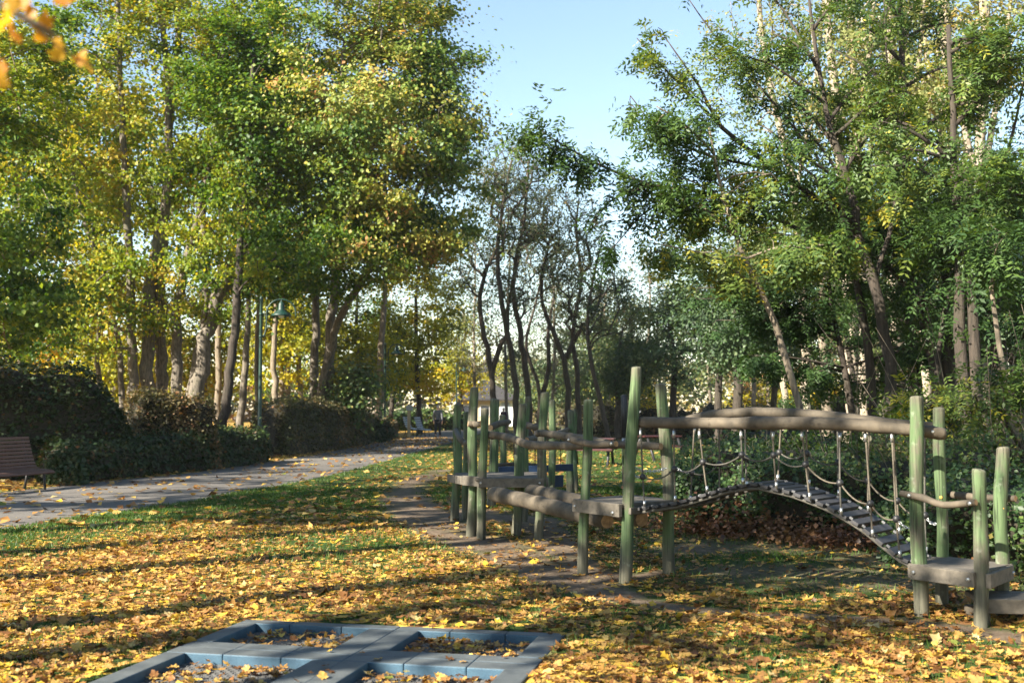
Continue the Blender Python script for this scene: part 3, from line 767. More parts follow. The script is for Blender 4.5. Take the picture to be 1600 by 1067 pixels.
make_tree('tall sunlit turning maple whose crown meets the open sky', 'tree', 'maple', 'litmaple', 47,
          [(.26, .07, [(512, 640), (517, 520), (530, 400), (562, 250), (584, 90), (590, -60)]),
           (.22, .06, [(486, 640, .5), (493, 540, .5), (492, 430, .5), (478, 300, .5), (490, 120, .5)]),
           (.20, .06, [(505, 600, -.4), (530, 500, -1.2), (590, 400, -3), (650, 300, -5), (690, 210, -6)]), (.16, .05, [(525, 430, -.6), (545, 330, -3), (560, 220, -5.5), (570, 120, -6.5)], 1)],
          [(560, 150, 120, 140, 3.6, 190, -6), (630, 240, 105, 110, 3.2, 120, -5.5), (520, 60, 140, 130, 3.6, 90, -3), (600, 380, 120, 60, 3.0, 80, -4), (690, 150, 50, 95, 2.2, 60, -5), (712, 250, 40, 60, 2.0, 40, -5), (590, -40, 120, 130, 3.6, 80, -5), (490, 270, 80, 120, 2.8, 60, -3), (690, 330, 48, 60, 2.2, 40, -4), (655, 40, 40, 70, 2.2, 40, -4.5)],
          'maple_tree', None, n_leaf=98000, leaf_size=.145, seed=8, zmin=4.5, clump=.36, tshift=.13, tspread=.2, shell=.6)
make_tree('yellow green tree cut by the left edge above the tall hedge', 'tree', 'grey', 'maple', 33,
          [(.25, .08, [(-60, 612), (-62, 480), (-40, 300), (-20, 120), (0, -60)])],
          [(-10, 300, 90, 170, 2.8, 70), (0, 80, 110, 150, 2.8, 60), (10, 480, 90, 70, 2.4, 40)],
          'maple_tree', None, n_leaf=22000, leaf_size=.16, seed=9, zmin=3, clump=.42, tshift=.10)

def bg(label, cat, bark, leafmat, Y, px, base_py, top_py, rx, n_leaf, seed, size=.2, group=None, name='broadleaf_tree', low=.35, n_att=70, rb=.2, lean=0, **kw):
    """a tree farther off: one trunk, crown from three blobs between top_py and the crown foot"""
    h = base_py - top_py; rng = np.random.default_rng(seed + 500)
    cy = base_py - h * (low + (1 - low) * .5); ch = h * (1 - low) * .5
    bl = [(px + lean, cy, rx, ch, rx * Y / F * .9, n_att), (px + lean + rng.uniform(-.5, .5) * rx, cy - ch * .4, rx * .7, ch * .65, rx * Y / F * .7, n_att // 2), (px + rng.uniform(-.6, .6) * rx, cy + ch * .45, rx * .75, ch * .5, rx * Y / F * .7, n_att // 2)]
    return make_tree(label, cat, bark, leafmat, Y, [(rb, rb * .25, [(px, base_py - h * .04), (px + lean * .4 + rng.uniform(-4, 4), base_py - h * .4), (px + lean + rng.uniform(-6, 6), base_py - h * .75), (px + lean, top_py + h * .06)])], bl,
                     name, group, n_leaf=n_leaf, leaf_size=size, seed=seed, zmin=(1.5 + (640 - base_py) / F * Y) * 0 + h * low * .6 * Y / F, **kw)

YG = 'yellow maples under and behind the big maples'
bg('bright yellow maple above the tall hedge at far left', 'tree', 'grey', 'yellow', 62, 60, 665, 430, 105, 11000, 21, .22, YG, 'maple_tree', .2, tshift=.04)
bg('golden maple seen between the grey stems and the small pale trunk', 'tree', 'grey', 'yellow', 58, 178, 668, 410, 85, 9000, 22, .2, YG, 'maple_tree', .2, tshift=.0)
bg('yellow maple glowing behind the first lamp head', 'tree', 'grey', 'yellow', 60, 440, 668, 400, 80, 11000, 23, .2, YG, 'maple_tree', .2, tshift=-.08)
bg('greenish yellow maple just left of the second lamp post', 'tree', 'grey', 'yellow', 68, 560, 664, 430, 75, 10000, 24, .2, YG, 'maple_tree', .18, tshift=-.16)
bg('amber maple between the second and third lamp posts', 'tree', 'dark', 'yellow', 72, 655, 662, 400, 72, 11000, 25, .2, YG, 'maple_tree', .15, tshift=-.06)
bg('low golden maple behind the third lamp post', 'tree', 'dark', 'yellow', 92, 722, 655, 470, 42, 6500, 26, .22, YG, 'maple_tree', .15, tshift=.08)
bg('yellow maple behind the leaning forked trunk', 'tree', 'grey', 'yellow', 64, 320, 666, 440, 80, 9000, 27, .2, YG, 'maple_tree', .2, tshift=-.06)
for q, (px, Y, t_, rx, lab) in enumerate(((30, 56, 90, 120, 'tall green yellow maple filling the gap above the tall hedge'), (150, 60, 70, 120, 'green yellow maple behind the small sunlit trunk'), (340, 58, 60, 120, 'green maple filling in behind the leaning forked maple'), (450, 64, 110, 110, 'green maple behind the twin trunked turning maple'))):
    bg(lab, 'tree', 'grey', 'maple', Y, px, 666, t_, rx, 8000, 330 + q, .28, 'green maples filling in behind the big maples', 'maple_tree', .45, 80, tshift=.16)
bg('green shrubby sapling at the hedge end near the second lamp', 'sapling', 'grey', 'ivy', 47, 548, 676, 565, 38, 4200, 28, .16, None, 'sapling', .1, 40, .05, tshift=.25)
bg('dark green tree overhanging the path beyond the man', 'tree', 'dark', 'maple', 76, 610, 662, 470, 55, 8000, 29, .2, None, 'broadleaf_tree', .25, tshift=-.12)
# thin trunks seen under the canopy
for q, (px, py0, px1, w, Y, lab) in enumerate(((155, 600, 152, .10, 46, 'small sunlit trunk just above the hollow of the tall hedge'), (378, 640, 384, .16, 52, 'sunlit trunk close behind the slender dark tree'), (431, 636, 428, .15, 56, 'grey trunk seen right of the first lamp post'),
                                              (470, 636, 466, .14, 60, 'thin trunk left of the twin trunked turning maple'), (592, 655, 596, .2, 62, 'grey trunk beside the second lamp post'), (405, 640, 400, .13, 50, 'pale trunk directly behind the first lamp post'))):
    make_tree(lab, 'tree', 'maple' if q in (0, 1, 5) else 'grey', 'yellow', Y, [(w * 1.25, w * .5, [(px, py0), (px1, 560), (px1 + 4, 480), (px1 + 8, 380)])], [(px1 + 6, 400, 40, 60, 1.6, 16)], 'maple_tree', None, n_leaf=2600, leaf_size=.18, seed=40 + q, zmin=4)

# --- the dark crooked trees in the middle
CG = 'crooked dark trees behind the climbing posts'
CK = dict(leaf_size=.105, r_tip=.013, clump=.30, power=.50, wob=.16, tspread=.25, up=.9, inner=.2)
make_tree('single crooked dark tree just right of the house', 'tree', 'locust', 'sparse', 56, [(.17, .05, [(773, 660), (769, 600), (760, 540), (750, 485), (757, 430), (778, 380), (786, 300)]), (.14, .05, [(768, 590), (780, 545), (792, 520), (796, 470), (812, 400)], 1)],
          [(765, 330, 58, 85, 3, 130), (745, 420, 45, 60, 2, 60), (790, 260, 50, 60, 2.4, 80)], 'crooked_tree', CG, n_leaf=6600, seed=51, zmin=5, **CK)
make_tree('double trunked dark tree, thickest of the crooked ones', 'tree', 'locust', 'sparse', 54, [(.17, .05, [(808, 665), (806, 600), (792, 520), (781, 450), (776, 390), (790, 300), (800, 250)]), (.185, .05, [(826, 665, .4), (824, 600, .4), (813, 520, .4), (802, 440, .2), (818, 350), (826, 250)])],
          [(815, 300, 62, 85, 3, 160), (820, 410, 60, 70, 2.5, 90), (790, 270, 50, 65, 2.4, 60)], 'crooked_tree', CG, n_leaf=8000, seed=52, zmin=5, **CK)
make_tree('dark tree with a knee in its trunk behind the middle posts', 'tree', 'locust', 'sparse', 60, [(.125, .04, [(846, 660), (840, 600), (822, 540), (838, 470), (850, 420)]), (.16, .05, [(848, 620, .3), (858, 570, .3), (856, 520), (866, 460)])],
          [(850, 400, 50, 65, 2.2, 60), (845, 320, 45, 60, 2.2, 50)], 'crooked_tree', CG, n_leaf=4600, seed=53, zmin=5, **CK)
make_tree('dark twin tree forking wide above the tall middle posts', 'tree', 'locust', 'sparse', 55, [(.165, .045, [(888, 665), (885, 580), (872, 535), (852, 490), (846, 450), (858, 380)]), (.15, .04, [(905, 665, .3), (901, 580, .3), (895, 520, .3), (908, 440, .2), (900, 360), (905, 310)]), (.12, .04, [(884, 560), (905, 520), (935, 480), (940, 430)], 1)],
          [(895, 380, 62, 80, 2.8, 160), (915, 470, 50, 60, 2.2, 80), (880, 330, 50, 55, 2.2, 50)], 'crooked_tree', CG, n_leaf=7600, seed=54, zmin=5, **CK)
make_tree('leaning dark trunk, rightmost of the crooked group', 'tree', 'locust', 'sparse', 52, [(.13, .04, [(948, 668), (936, 620), (923, 560), (918, 500), (926, 440), (940, 380)])],
          [(935, 430, 45, 70, 2.2, 60), (960, 480, 45, 50, 2.0, 40)], 'crooked_tree', CG, n_leaf=4200, seed=55, zmin=4, **CK)

# --- middle right: blue green trees and the far wood
PG = 'blue green trees beyond the lawn'
bg('bushy blue green tree left of the tallest post', 'tree', 'dark', 'pine', 64, 985, 668, 460, 62, 8000, 61, .15, PG, 'bushy_tree', .2, rb=.2, tshift=.22, gap=.35)
bg('bushy blue green tree behind the two tallest posts', 'tree', 'dark', 'pine', 58, 1050, 670, 445, 66, 9500, 62, .15, PG, 'bushy_tree', .22, rb=.22, tshift=.2, gap=.35)
bg('dark straight trunked tree above the left half of the arched beam', 'tree', 'dark', 'pine', 46, 1122, 680, 420, 66, 9500, 63, .14, PG, 'bushy_tree', .38, rb=.19)
bg('thicker straight trunk right beside its dark neighbour over the beam', 'tree', 'dark', 'pine', 44, 1153, 682, 400, 60, 9000, 64, .14, PG, 'bushy_tree', .42, rb=.24)
bg('dark tree over the middle of the arched beam', 'tree', 'dark', 'pine', 48, 1208, 678, 430, 64, 8500, 65, .15, PG, 'bushy_tree', .36, rb=.17)
bg('grey tree left of the steel pole', 'tree', 'locust', 'pine', 60, 965, 668, 500, 45, 6500, 66, .15, PG, 'bushy_tree', .3, rb=.2, lean=8)
for q, (px, Y, t_, rx, lab) in enumerate(((865, 88, 560, 44, 'grey green bush behind the kneed crooked trunk'), (930, 82, 540, 46, 'grey green bush behind the leaning crooked trunk'), (800, 122, 590, 30, 'grey green bush beside the house roof'))):
    bg(lab, 'bush', 'grey', 'pine', Y, px, 664, t_, rx, 5000, 340 + q, .2, 'grey green bushes behind the crooked trunks', 'bush', .08, 40, .08, tshift=.12)
for q, (px, Y, t_, rx, lab) in enumerate(((742, 80, 350, 42, 'pale thin tree rising behind the house roof'), (792, 74, 330, 46, 'pale thin tree between the two thickest crooked trunks'), (862, 78, 390, 48, 'pale thin tree behind the kneed trunk'), (950, 76, 430, 44, 'pale thin tree behind the rightmost crooked trunk'))):
    bg(lab, 'tree', 'grey', 'sparse', Y, px, 664, t_, rx, 4500, 350 + q, .15, 'pale thin trees behind the crooked ones', 'thin_tree', .2, 90, .13, tshift=.1, clump=.5)
AG = 'low yellow trees at the far side of the lawn'
for q, (px, Y, t_, rx, lab) in enumerate(((1010, 84, 605, 34, 'low yellow bush behind the red object'), (1180, 80, 600, 50, 'low yellow tree behind the arched beam'), (1275, 70, 590, 55, 'yellow bush right of the pale trunk'), (940, 95, 606, 40, 'yellow bush between dark trunks left of the tallest post'), (880, 100, 600, 40, 'far yellow bush behind the twin dark tree'))):
    bg(lab, 'bush', 'grey', 'yellow', Y, px, 664, t_, rx, 3800, 70 + q, .2, AG, 'bush', .08, 30, .06, tshift=.1)
FG = 'trees of the far wood'
far = [(1010, 96, 380, 80, 'sparse', 'hazy grey green tree farthest behind the tall posts'), (1110, 88, 360, 85, 'pale', 'pale tree of the far wood behind the straight trunks'), (1200, 76, 330, 80, 'dryhedge', 'beige sunlit tree of the far wood above the arched beam'),
       (1290, 64, 400, 75, 'dryhedge', 'beige brown tree of the far wood left of the leaning trunk'), (1370, 60, 380, 80, 'pale', 'pale green tree of the far wood behind the leaning trunk'), (1450, 56, 400, 80, 'dryhedge', 'brownish tree of the far wood behind the right platform'),
       (1540, 52, 380, 85, 'sparse', 'green tree of the far wood behind the right platform posts'), (1625, 50, 380, 85, 'dryhedge', 'brown tree of the far wood at the right edge'),
       (870, 110, 440, 70, 'sparse', 'thin far tree behind the crooked trunks'), (925, 100, 470, 60, 'pine', 'grey green far tree behind the leaning crooked trunk'), (830, 118, 520, 50, 'sparse', 'low far tree behind the double trunked crooked tree'), (800, 125, 560, 45, 'yellow', 'small yellow tree behind the house'), (15, 80, 520, 80, 'dryhedge', 'reddish bush far behind the tall hedge'), (250, 90, 480, 90, 'yellow', 'far yellow tree behind the multi stemmed maple'), (500, 100, 430, 90, 'maple', 'far green tree behind the twin trunked maple')]
for q, (px, Y, t_, rx, lf, lab) in enumerate(far):
    bg(lab, 'tree', 'grey', lf, Y, px, 664, t_, rx, 6000, 90 + q, .24, FG, 'broadleaf_tree', .30 if 1250 < px else .12, 60, .16, tshift=.05)
# sunlit straight trunks of the far wood
for q, (px, Y, w, bk, lab) in enumerate(((1228, 42, .13, 'pale', 'pale sunlit trunk behind the middle of the rope bridge'), (1292, 38, .18, 'grey', 'broad pale trunk left of the leaning tree'), (1180, 60, .12, 'grey', 'thin grey trunk between the straight dark trunks'), (1345, 44, .15, 'grey', 'thin brown trunk over the right part of the bridge'))):
    make_tree(lab, 'tree', bk, 'pale', Y, [(w * 1.2, w * .5, [(px, 668), (px - 2, 600), (px - 8, 500), (px - 4, 380)])], [(px - 6, 380, 45, 60, 1.6, 24)], 'broadleaf_tree', None, n_leaf=3000, leaf_size=.16, seed=120 + q, zmin=5)

# --- right: tall pale trunks behind, drooping leaved trees in front
TG = 'tall pale trunks behind the drooping leaved trees'
for q, (x0, x1, x2, Y, w, lab) in enumerate(((1330, 1318, 1295, 36, .20, 'tall pale trunk leaning left, first behind the long branch'), (1352, 1345, 1330, 40, .20, 'tall pale trunk close right of the leftmost one'), (1402, 1398, 1390, 35, .24, 'tall pale trunk above the middle of the leaning tree'),
                                         (1448, 1425, 1412, 38, .20, 'tall pale trunk above the left end of the platform'), (1500, 1492, 1480, 34, .23, 'tall pale trunk right of the dark trunk pair'), (1545, 1530, 1538, 32, .21, 'tall pale trunk near the right edge above the platform'), (1258, 1240, 1190, 42, .18, 'pale trunk leaning left beneath the long branch'))):
    make_tree(lab, 'tree', 'pale', 'pale', Y, [(w * 1.1, w * .42, [(x0, 660), (x0 - 2, 500), (x1, 300), (x2, 60), (x2 - 6, -160)]), (w * .5, w * .22, [(x1 + 1, 330), (x1 + 18, 220), (x1 + 40, 80), (x1 + 52, -60)], 1), (w * .45, w * .2, [(x1 - 2, 280), (x1 - 30, 170), (x1 - 52, 20)], 1)],
              [(x2 - 10, 70, 75, 130, 2.4, 50), (x1 + 30, 60, 60, 120, 2.2, 34), (x1 - 30, 190, 55, 80, 2.0, 22)], 'poplar_tree', TG, n_leaf=4200, leaf_size=.13, seed=130 + q, zmin=6, clump=.4, tshift=.12, up=1.0)

DK = dict(leaf='frond', clump=.15, r_tip=.007, flat=.8, inner=.25, power=.48)
def airy(label, bark, Y, rb, rt, trunk, limbs, n_rand, seed, n_leaf, leaf_size=.24, left=.6, span=(110, 230), fr=(.35, .97), ang=(18, 55), tshift=0.0, name='leaning_tree', group=None, kw=None):
    """a tree of long slender limbs with leaves hung along them; limbs: extra (r, [(px,py,dY)...])"""
    rng = np.random.default_rng(seed + 900); tl = smooth_line(np.array([(a, b, 0.0) for a, b in trunk]), 60)
    trunks = [(rb, rt, list(trunk))]; bl = []; lines = [np.array(q[1], float) for q in limbs]; rads = [q[0] for q in limbs]
    for k in range(n_rand):
        f = fr[0] + (fr[1] - fr[0]) * (k + rng.random()) / n_rand; p = tl[int(f * 59)]
        sd = -1 if rng.random() < left else 1; L = rng.uniform(*span) * (1.1 - .45 * f); a = math.radians(rng.uniform(*ang)); dy = rng.uniform(-1.6, 1.6) * L / 200
        e = p + np.array((sd * L * math.cos(a), -L * math.sin(a), dy)); m = (p + e) / 2 + np.array((sd * L * .03, -L * .10, dy * .2))
        lines.append(np.array([p, m, e])); rads.append(rb * rng.uniform(.22, .34))
    for ln, r in zip(lines, rads):
        q = smooth_line(ln, 24); trunks.append((r, .009, [tuple(v) for v in ln], 1))
        Lp = np.linalg.norm(np.diff(q[:, :2], axis=0), axis=1).sum(); nb = max(3, int(Lp / 34))
        for t in np.linspace(.28, 1.0, nb):
            v = q[int(t * 23)]; bl.append((v[0] + rng.normal(0, 10), v[1] + rng.normal(4, 9), rng.uniform(18, 34), rng.uniform(10, 18), .45, 4, v[2]))
    k_ = dict(leaf='frond', clump=.13, r_tip=.0075, flat=.8, inner=.0, power=.42, gap=.05, up=.3); k_.update(kw or {})
    return make_tree(label, 'tree', bark, 'ash', Y, trunks, bl, name, group, n_leaf=n_leaf, leaf_size=leaf_size, seed=seed, zmin=2.2, tshift=tshift, **k_)
airy('thin tree leaning left over the rope bridge', 'grey', 20, .075, .02, [(1258, 715), (1246, 632), (1220, 529), (1190, 460), (1168, 415), (1140, 340), (1122, 270), (1108, 200)],
     [(.025, [(1185, 450, 0), (1110, 400, -.5), (1020, 380, -1)]), (.022, [(1150, 370, 0), (1090, 320, .3), (1010, 300, .6)])], 11, 141, 2800, .25, .62, (100, 190), (.42, .97), (5, 45), .14)
airy('leaning forked tree whose long branch reaches left into the sky', 'dark', 22, .135, .025, [(1404, 735), (1395, 620), (1385, 540), (1366, 440), (1341, 370), (1334, 315), (1312, 240), (1296, 190), (1276, 90), (1262, -20)],
     [(.07, [(1341, 366, 0), (1300, 326, -.2), (1212, 266, -.6), (1128, 199, -1.0), (1092, 135, -1.2), (1040, 60, -1.3)]), (.035, [(1212, 266, -.6), (1130, 250, -1), (1040, 215, -1.2), (985, 150, -1.3)]), (.03, [(1128, 199, -1), (1060, 130, -1), (995, 60, -1.1)]),
      (.045, [(1330, 400, 0), (1250, 360, -.5), (1140, 310, -1), (1020, 290, -1.5), (930, 255, -1.8), (872, 222, -2), (838, 198, -2.1)]), (.025, [(1020, 290, -1.5), (960, 310, -1.6), (925, 350, -1.6)]), (.02, [(1080, 300, -1.3), (1010, 330, -1.4), (960, 385, -1.4)]),
      (.05, [(1366, 440, 0), (1395, 340, .4), (1402, 250, .6), (1388, 120, .8), (1380, -20, .9)]), (.025, [(1280, 250, 0), (1200, 150, .3), (1120, 60, .5), (1070, -10, .6)])], 12, 142, 4600, .25, .7, (120, 230), (.45, .98), (15, 60), .12)
airy('tall dark trunk right of the forked tree with open crown', 'dark', 24, .16, .04, [(1474, 740), (1465, 600), (1443, 500), (1426, 400), (1416, 250), (1408, 60), (1404, -60)],
     [(.05, [(1440, 480, 0), (1400, 430, -.3), (1350, 390, -.5), (1300, 370, -.8)])], 15, 143, 2400, .24, .55, (110, 210), (.42, .98), (10, 60))
airy('dense green tree with dark trunk above the platform', 'dark', 21, .15, .04, [(1512, 760), (1506, 600), (1500, 430), (1491, 250), (1482, 40)],
     [(.06, [(1500, 420, 0), (1540, 330, .2), (1580, 220, .4), (1610, 80, .5)]), (.03, [(1545, 320, .2), (1590, 290, 0), (1640, 270, 0)])], 15, 144, 2900, .24, .4, (100, 200), (.60, .98), (0, 50), .1)
UH = dict(clump=.12, flat=.35, up=.1)
airy('dark layered understory tree left of the forked trunk', 'dark', 25, .10, .03, [(1345, 730), (1330, 640), (1318, 560), (1300, 480), (1290, 400)],
     [(.03, [(1322, 575, 0), (1250, 560, -.3), (1170, 555, -.6)]), (.03, [(1312, 530, 0), (1230, 505, .3), (1120, 500, .6)]), (.03, [(1300, 480, 0), (1210, 450, -.4), (1090, 450, -.8)]), (.025, [(1295, 440, 0), (1360, 430, .3), (1440, 440, .5)]), (.025, [(1316, 545, 0), (1390, 540, .3), (1460, 560, .4)])], 9, 147, 4000, .23, .65, (120, 240), (.4, .98), (-6, 22), -.22, 'understory_tree', None, UH)
airy('dark layered understory tree above the right half of the beam', 'dark', 27, .09, .03, [(1450, 735), (1440, 640), (1432, 540), (1420, 460)],
     [(.03, [(1438, 600, 0), (1360, 585, -.3), (1290, 590, -.6)]), (.03, [(1432, 540, 0), (1500, 520, .3), (1580, 525, .5)])], 8, 148, 2600, .23, .55, (110, 210), (.35, .98), (-6, 25), -.15, 'understory_tree', None, UH)
make_tree('slim bare stem bending along the right edge', 'tree', 'grey', 'ash', 15,
          [(.055, .02, [(1592, 775), (1588, 700), (1578, 620), (1562, 545), (1550, 450), (1556, 380)])],
          [(1565, 380, 45, 40, .8, 16)], 'young_tree', None, n_leaf=450, leaf_size=.22, seed=145, zmin=2.6, tshift=.2, **DK)
make_tree('low spray of yellow green leaves over the right platform posts', 'sapling', 'dark', 'ash', 14,
          [(.04, .012, [(1610, 800), (1596, 700), (1560, 640), (1510, 625), (1450, 635)])],
          [(1500, 620, 75, 26, .7, 46), (1430, 640, 34, 18, .5, 18), (1580, 600, 60, 30, .7, 26)], 'sapling', None, n_leaf=950, leaf_size=.18, seed=146, zmin=1.2, tshift=.25, up=.2, **DK)
UG = 'slender dark stems of the thicket at right'
for q, (x0, x1, x2, Y, w, lab) in enumerate(((1432, 1420, 1400, 26, .09, 'slim stem leaning left just left of the platform posts'), (1490, 1484, 1478, 25, .19, 'dark stem directly behind the rear platform post'), (1540, 1520, 1512, 21, .13, 'dark stem between the two right platform posts'), (1562, 1558, 1553, 23, .20, 'thick dark stem above the rightmost platform post'),
                                         (1575, 1600, 1612, 22, .07, 'slim stem leaning out to the right edge'), (1455, 1470, 1500, 22, .06, 'thin stem crossing the thicket to the right'), (1372, 1352, 1330, 24, .11, 'slim dark stem left of the leaning forked trunk'), (1340, 1322, 1290, 30, .08, 'thin curved stem over the bridge descent'), (1412, 1408, 1402, 29, .12, 'dark upright stem just behind the front platform post'), (1522, 1530, 1534, 26, .11, 'dark upright stem left of the rightmost platform post'), (1592, 1586, 1580, 25, .14, 'dark upright stem close to the right edge'), (1470, 1452, 1446, 31, .10, 'dark stem leaning left behind the rear platform post'), (1388, 1380, 1384, 32, .09, 'thin upright stem close left of the leaning forked trunk'))):
    make_tree(lab, 'tree', 'dark', 'ash', Y, [(w * 1.2, w * .4, [(x0, 745), (x0 * .6 + x1 * .4, 640), (x1, 520), (x2, 380), (x2 - 3, 260)])], [(x2, 330, 70, 70, 1.3, 24), (x1, 470, 50, 50, 1.2, 6)], 'thicket_tree', UG, n_leaf=1300, leaf_size=.24, seed=150 + q, zmin=1.5, leaf='frond', clump=.28, r_tip=.007, inner=.25)

# --- unseen trees: left ones shade path and lawn, the rest added to dim skylight
SG = 'tall park trees outside the view'
SHADE = [(-23.3, 13.6, 17, 4.6, 10.9, 5.6, 160, 4200), (-29, 24, 18, 5.5, 11.5, 6, 150, 5000), (-8.5, 1.0, 13, 2.2, 9.2, 3.2, 60, 750), (-11, 5.0, 18, 3.0, 12.2, 4.4, 80, 1900), (-13.2, 8.6, 18, 3.2, 12.2, 4.8, 100, 2700), (-9.9, 1.6, 17, 2.2, 12, 4, 60, 900),
         (-11.8, 6.9, 17, 1.8, 12, 3.5, 60, 1300), (-9.4, 3.3, 16, 1.6, 11.5, 3.5, 60, 1100), (-17.5, 10, 18, 2.6, 12.5, 4.6, 100, 3400), (9.5, -3, 18, 5, 11, 7, 100, 2600), (15, 6, 18, 5, 11, 7, 100, 2600), (2, -14, 19, 5.5, 11, 7.5, 100, 2600), (-6, -20, 19, 5.5, 11, 7.5, 100, 2600), (17, -10, 19, 6, 11, 7.5, 100, 2600)]
for q, (x, y, h, r, zc_, rz_, na, nl) in enumerate(SHADE):
    rng = np.random.default_rng(200 + q)
    make_tree('tall park tree standing outside the edges of the view', 'tree', 'maple', 'maple', 0, [(.26, .06, [(x, y, 0), (x + .1, y, h * .3), (x + rng.uniform(-.5, .5), y + rng.uniform(-.4, .4), h * .6), (x, y, h * .93)])],
              [(np.array((x, y, zc_)), np.array((r, r, rz_)), na)], 'maple_tree', SG, n_leaf=nl, leaf_size=.26 if nl < 2600 or (2700 < nl < 5000 and x > -25) else .46, seed=210 + q, world=True, zmin=max(2, zc_ - rz_ - 2), clump=.42)
print('tree triangles', TRI[0])

# ------------------------------------------------------------------ hedges and undergrowth
def hedge(label, line, width, height, n, leafmat, seed, cat='hedge', name='hedge', size=.06, group=None, rough=.10, tshift=0, taper=(0.35, .35), core=True, sprout=.06):
    """line: ground points of the middle; height: list along the line"""
    rng = np.random.default_rng(seed); line = np.array(line, float)
    L = np.concatenate([[0], np.cumsum(np.linalg.norm(np.diff(line, axis=0), axis=1))]); tot = L[-1]
    hs = np.atleast_1d(height).astype(float); hx = np.linspace(0, tot, len(hs))
    def at(s): return np.stack([np.interp(s, L, line[:, 0]), np.interp(s, L, line[:, 1])], -1)
    def surf(s, a, k=1.0):
        """a in 0..pi from one foot over the top to the other"""
        p = at(s); d = at(np.minimum(s + .05, tot)) - at(np.maximum(s - .05, 0)); d /= np.linalg.norm(d, axis=-1, keepdims=True) + 1e-9
        nrm = np.stack([d[..., 1], -d[..., 0]], -1)
        e = np.minimum(np.clip(s / max(taper[0], .01), 0, 1), np.clip((tot - s) / max(taper[1], .01), 0, 1)); e = np.sqrt(np.clip(1 - (1 - e) ** 2, 0.0, 1))
        c, sn = np.cos(a), np.sin(a); cx = np.sign(c) * np.abs(c) ** .55; sz = np.abs(sn) ** .55
        h = np.interp(s, hx, hs); bumpn = 1 + rough * 2 * (vnoise(s * 1.1 + 7, a * 2.2, seed) - .5) + rough * (vnoise(s * 3.7, a * 5, seed + 1) - .5)
        w = width * .5 * (0.35 + .65 * e) * bumpn * k
        off = nrm * (cx * w)[..., None]
        return np.concatenate([p + off, (sz * h * (0.2 + .8 * e) * bumpn * k)[..., None]], -1)
    base = np.array((*at(np.array(0.0)), 0.0)); t = thing(name, label, cat, base, 0, group)
    if core:
        S = np.linspace(0, tot, max(8, int(tot / .35))); A_ = np.linspace(0, math.pi, 13); SS, AA = np.meshgrid(S, A_, indexing='ij')
        V = surf(SS, AA, .93).reshape(-1, 3); k = len(A_); i = (np.arange(len(S) - 1)[:, None] * k + np.arange(k - 1)[None]); Fq = np.stack([i, i + 1, i + k + 1, i + k], -1).reshape(-1, 4)
        link('branches', np_mesh('branches', V - base, Fq, smooth=True), M['core'], t)
    s = rng.uniform(0, tot, n); a = np.arccos(np.clip(rng.uniform(-1.25, 1.25, n), -.999, .999)) * .94 + .03 * math.pi
    lowz = rng.random(n) < .5; al = np.arcsin(np.clip(rng.random(n) * .9, 0, 1) ** (1 / .55)); a = np.where(lowz, np.where(rng.random(n) < .5, al, math.pi - al), a)
    ce = rng.random(n) < .06; s = np.where(ce, np.where(rng.random(n) < .5, rng.uniform(0, .2, n), tot - rng.uniform(0, .2, n)), s)
    c = surf(s, a); c2 = surf(s, a, 1.05); outw = c2 - c; outw /= np.linalg.norm(outw, axis=1, keepdims=True) + 1e-9
    depth = rng.normal(-.02, sprout, n); depth = np.where(rng.random(n) < .05, np.abs(depth) * 2.2 + .03, depth); c = c + outw * depth[:, None]; c[:, 2] = np.maximum(c[:, 2], .03)
    V = leaves_kite(c, outw * .8 + np.array((0, 0, .45)), size * rng.uniform(.6, 1.35, n), rng); Fq = np.arange(n * 4).reshape(-1, 4)
    big = vnoise(s * .8, a * 1.6, seed + 3) * .6 + vnoise(s * 3.1, a * 4.5, seed + 4) * .4; tint = np.clip(.42 + tshift + .2 * rng.normal(0, 1, n) + .9 * (big - .5), 0, 1)
    me = np_mesh('foliage', V.reshape(-1, 3) - base, np.concatenate([Fq[:, [0, 1, 2]], Fq[:, [0, 2, 3]]]), np.concatenate([tint, tint]))
    link('foliage', me, LF[leafmat], t)
    return t
hedge('tall dark clipped hedge behind the brown bench', [(-14.5, 23.0), (-11.5, 24.8), (-8.95, 26.6)], 1.7, [2.45, 2.45, 2.42, 2.1], 20000, 'hedge', 301, size=.085, taper=(.2, 1.3))
hedge('waist high dry hedge between the tall hedge and the leaning maple', [(-9.6, 28.2), (-8.2, 29.2), (-7.9, 29.6)], 1.3, [1.9, 1.85, 1.75], 11000, 'dryhedge', 302, size=.075, taper=(.2, .4))
hedge('low dark hedge running along the path from the bench to the lamp', [(-9.6, 24.2), (-8.35, 28.3), (-7.55, 33.2)], 1.3, [.75, .85, .95, .95], 16000, 'hedge', 303, size=.08, taper=(.5, .5), tshift=.02)
hedge('low spreading bush with a lighter top right of the bench', [(-9.55, 23.1), (-8.9, 23.6)], 1.3, [.82, .86], 5500, 'hedge', 304, 'bush', 'bush', .08, tshift=-.05, taper=(.5, .5), rough=.2)
hedge('brownish hedge along the path beyond the first lamp', [(-7.95, 37.0), (-7.35, 44), (-7.0, 52)], 1.5, [1.85, 1.8, 1.6, 1.4], 18000, 'dryhedge', 305, size=.10, taper=(.4, .8), tshift=-.16)
hedge('dark bush at the hedge end below the second lamp', [(-6.95, 52.5), (-6.6, 56.5)], 1.4, [1.15, .9], 4500, 'hedge', 306, 'bush', 'bush', .11, rough=.25)
hedge('clipped bush beside the white benches with sunlit yellow leaves', [(-6.95, 58.5), (-6.9, 62.5)], 1.3, [.85, 1.0], 4000, 'dryhedge', 307, 'bush', 'bush', .12, rough=.2, tshift=.15)
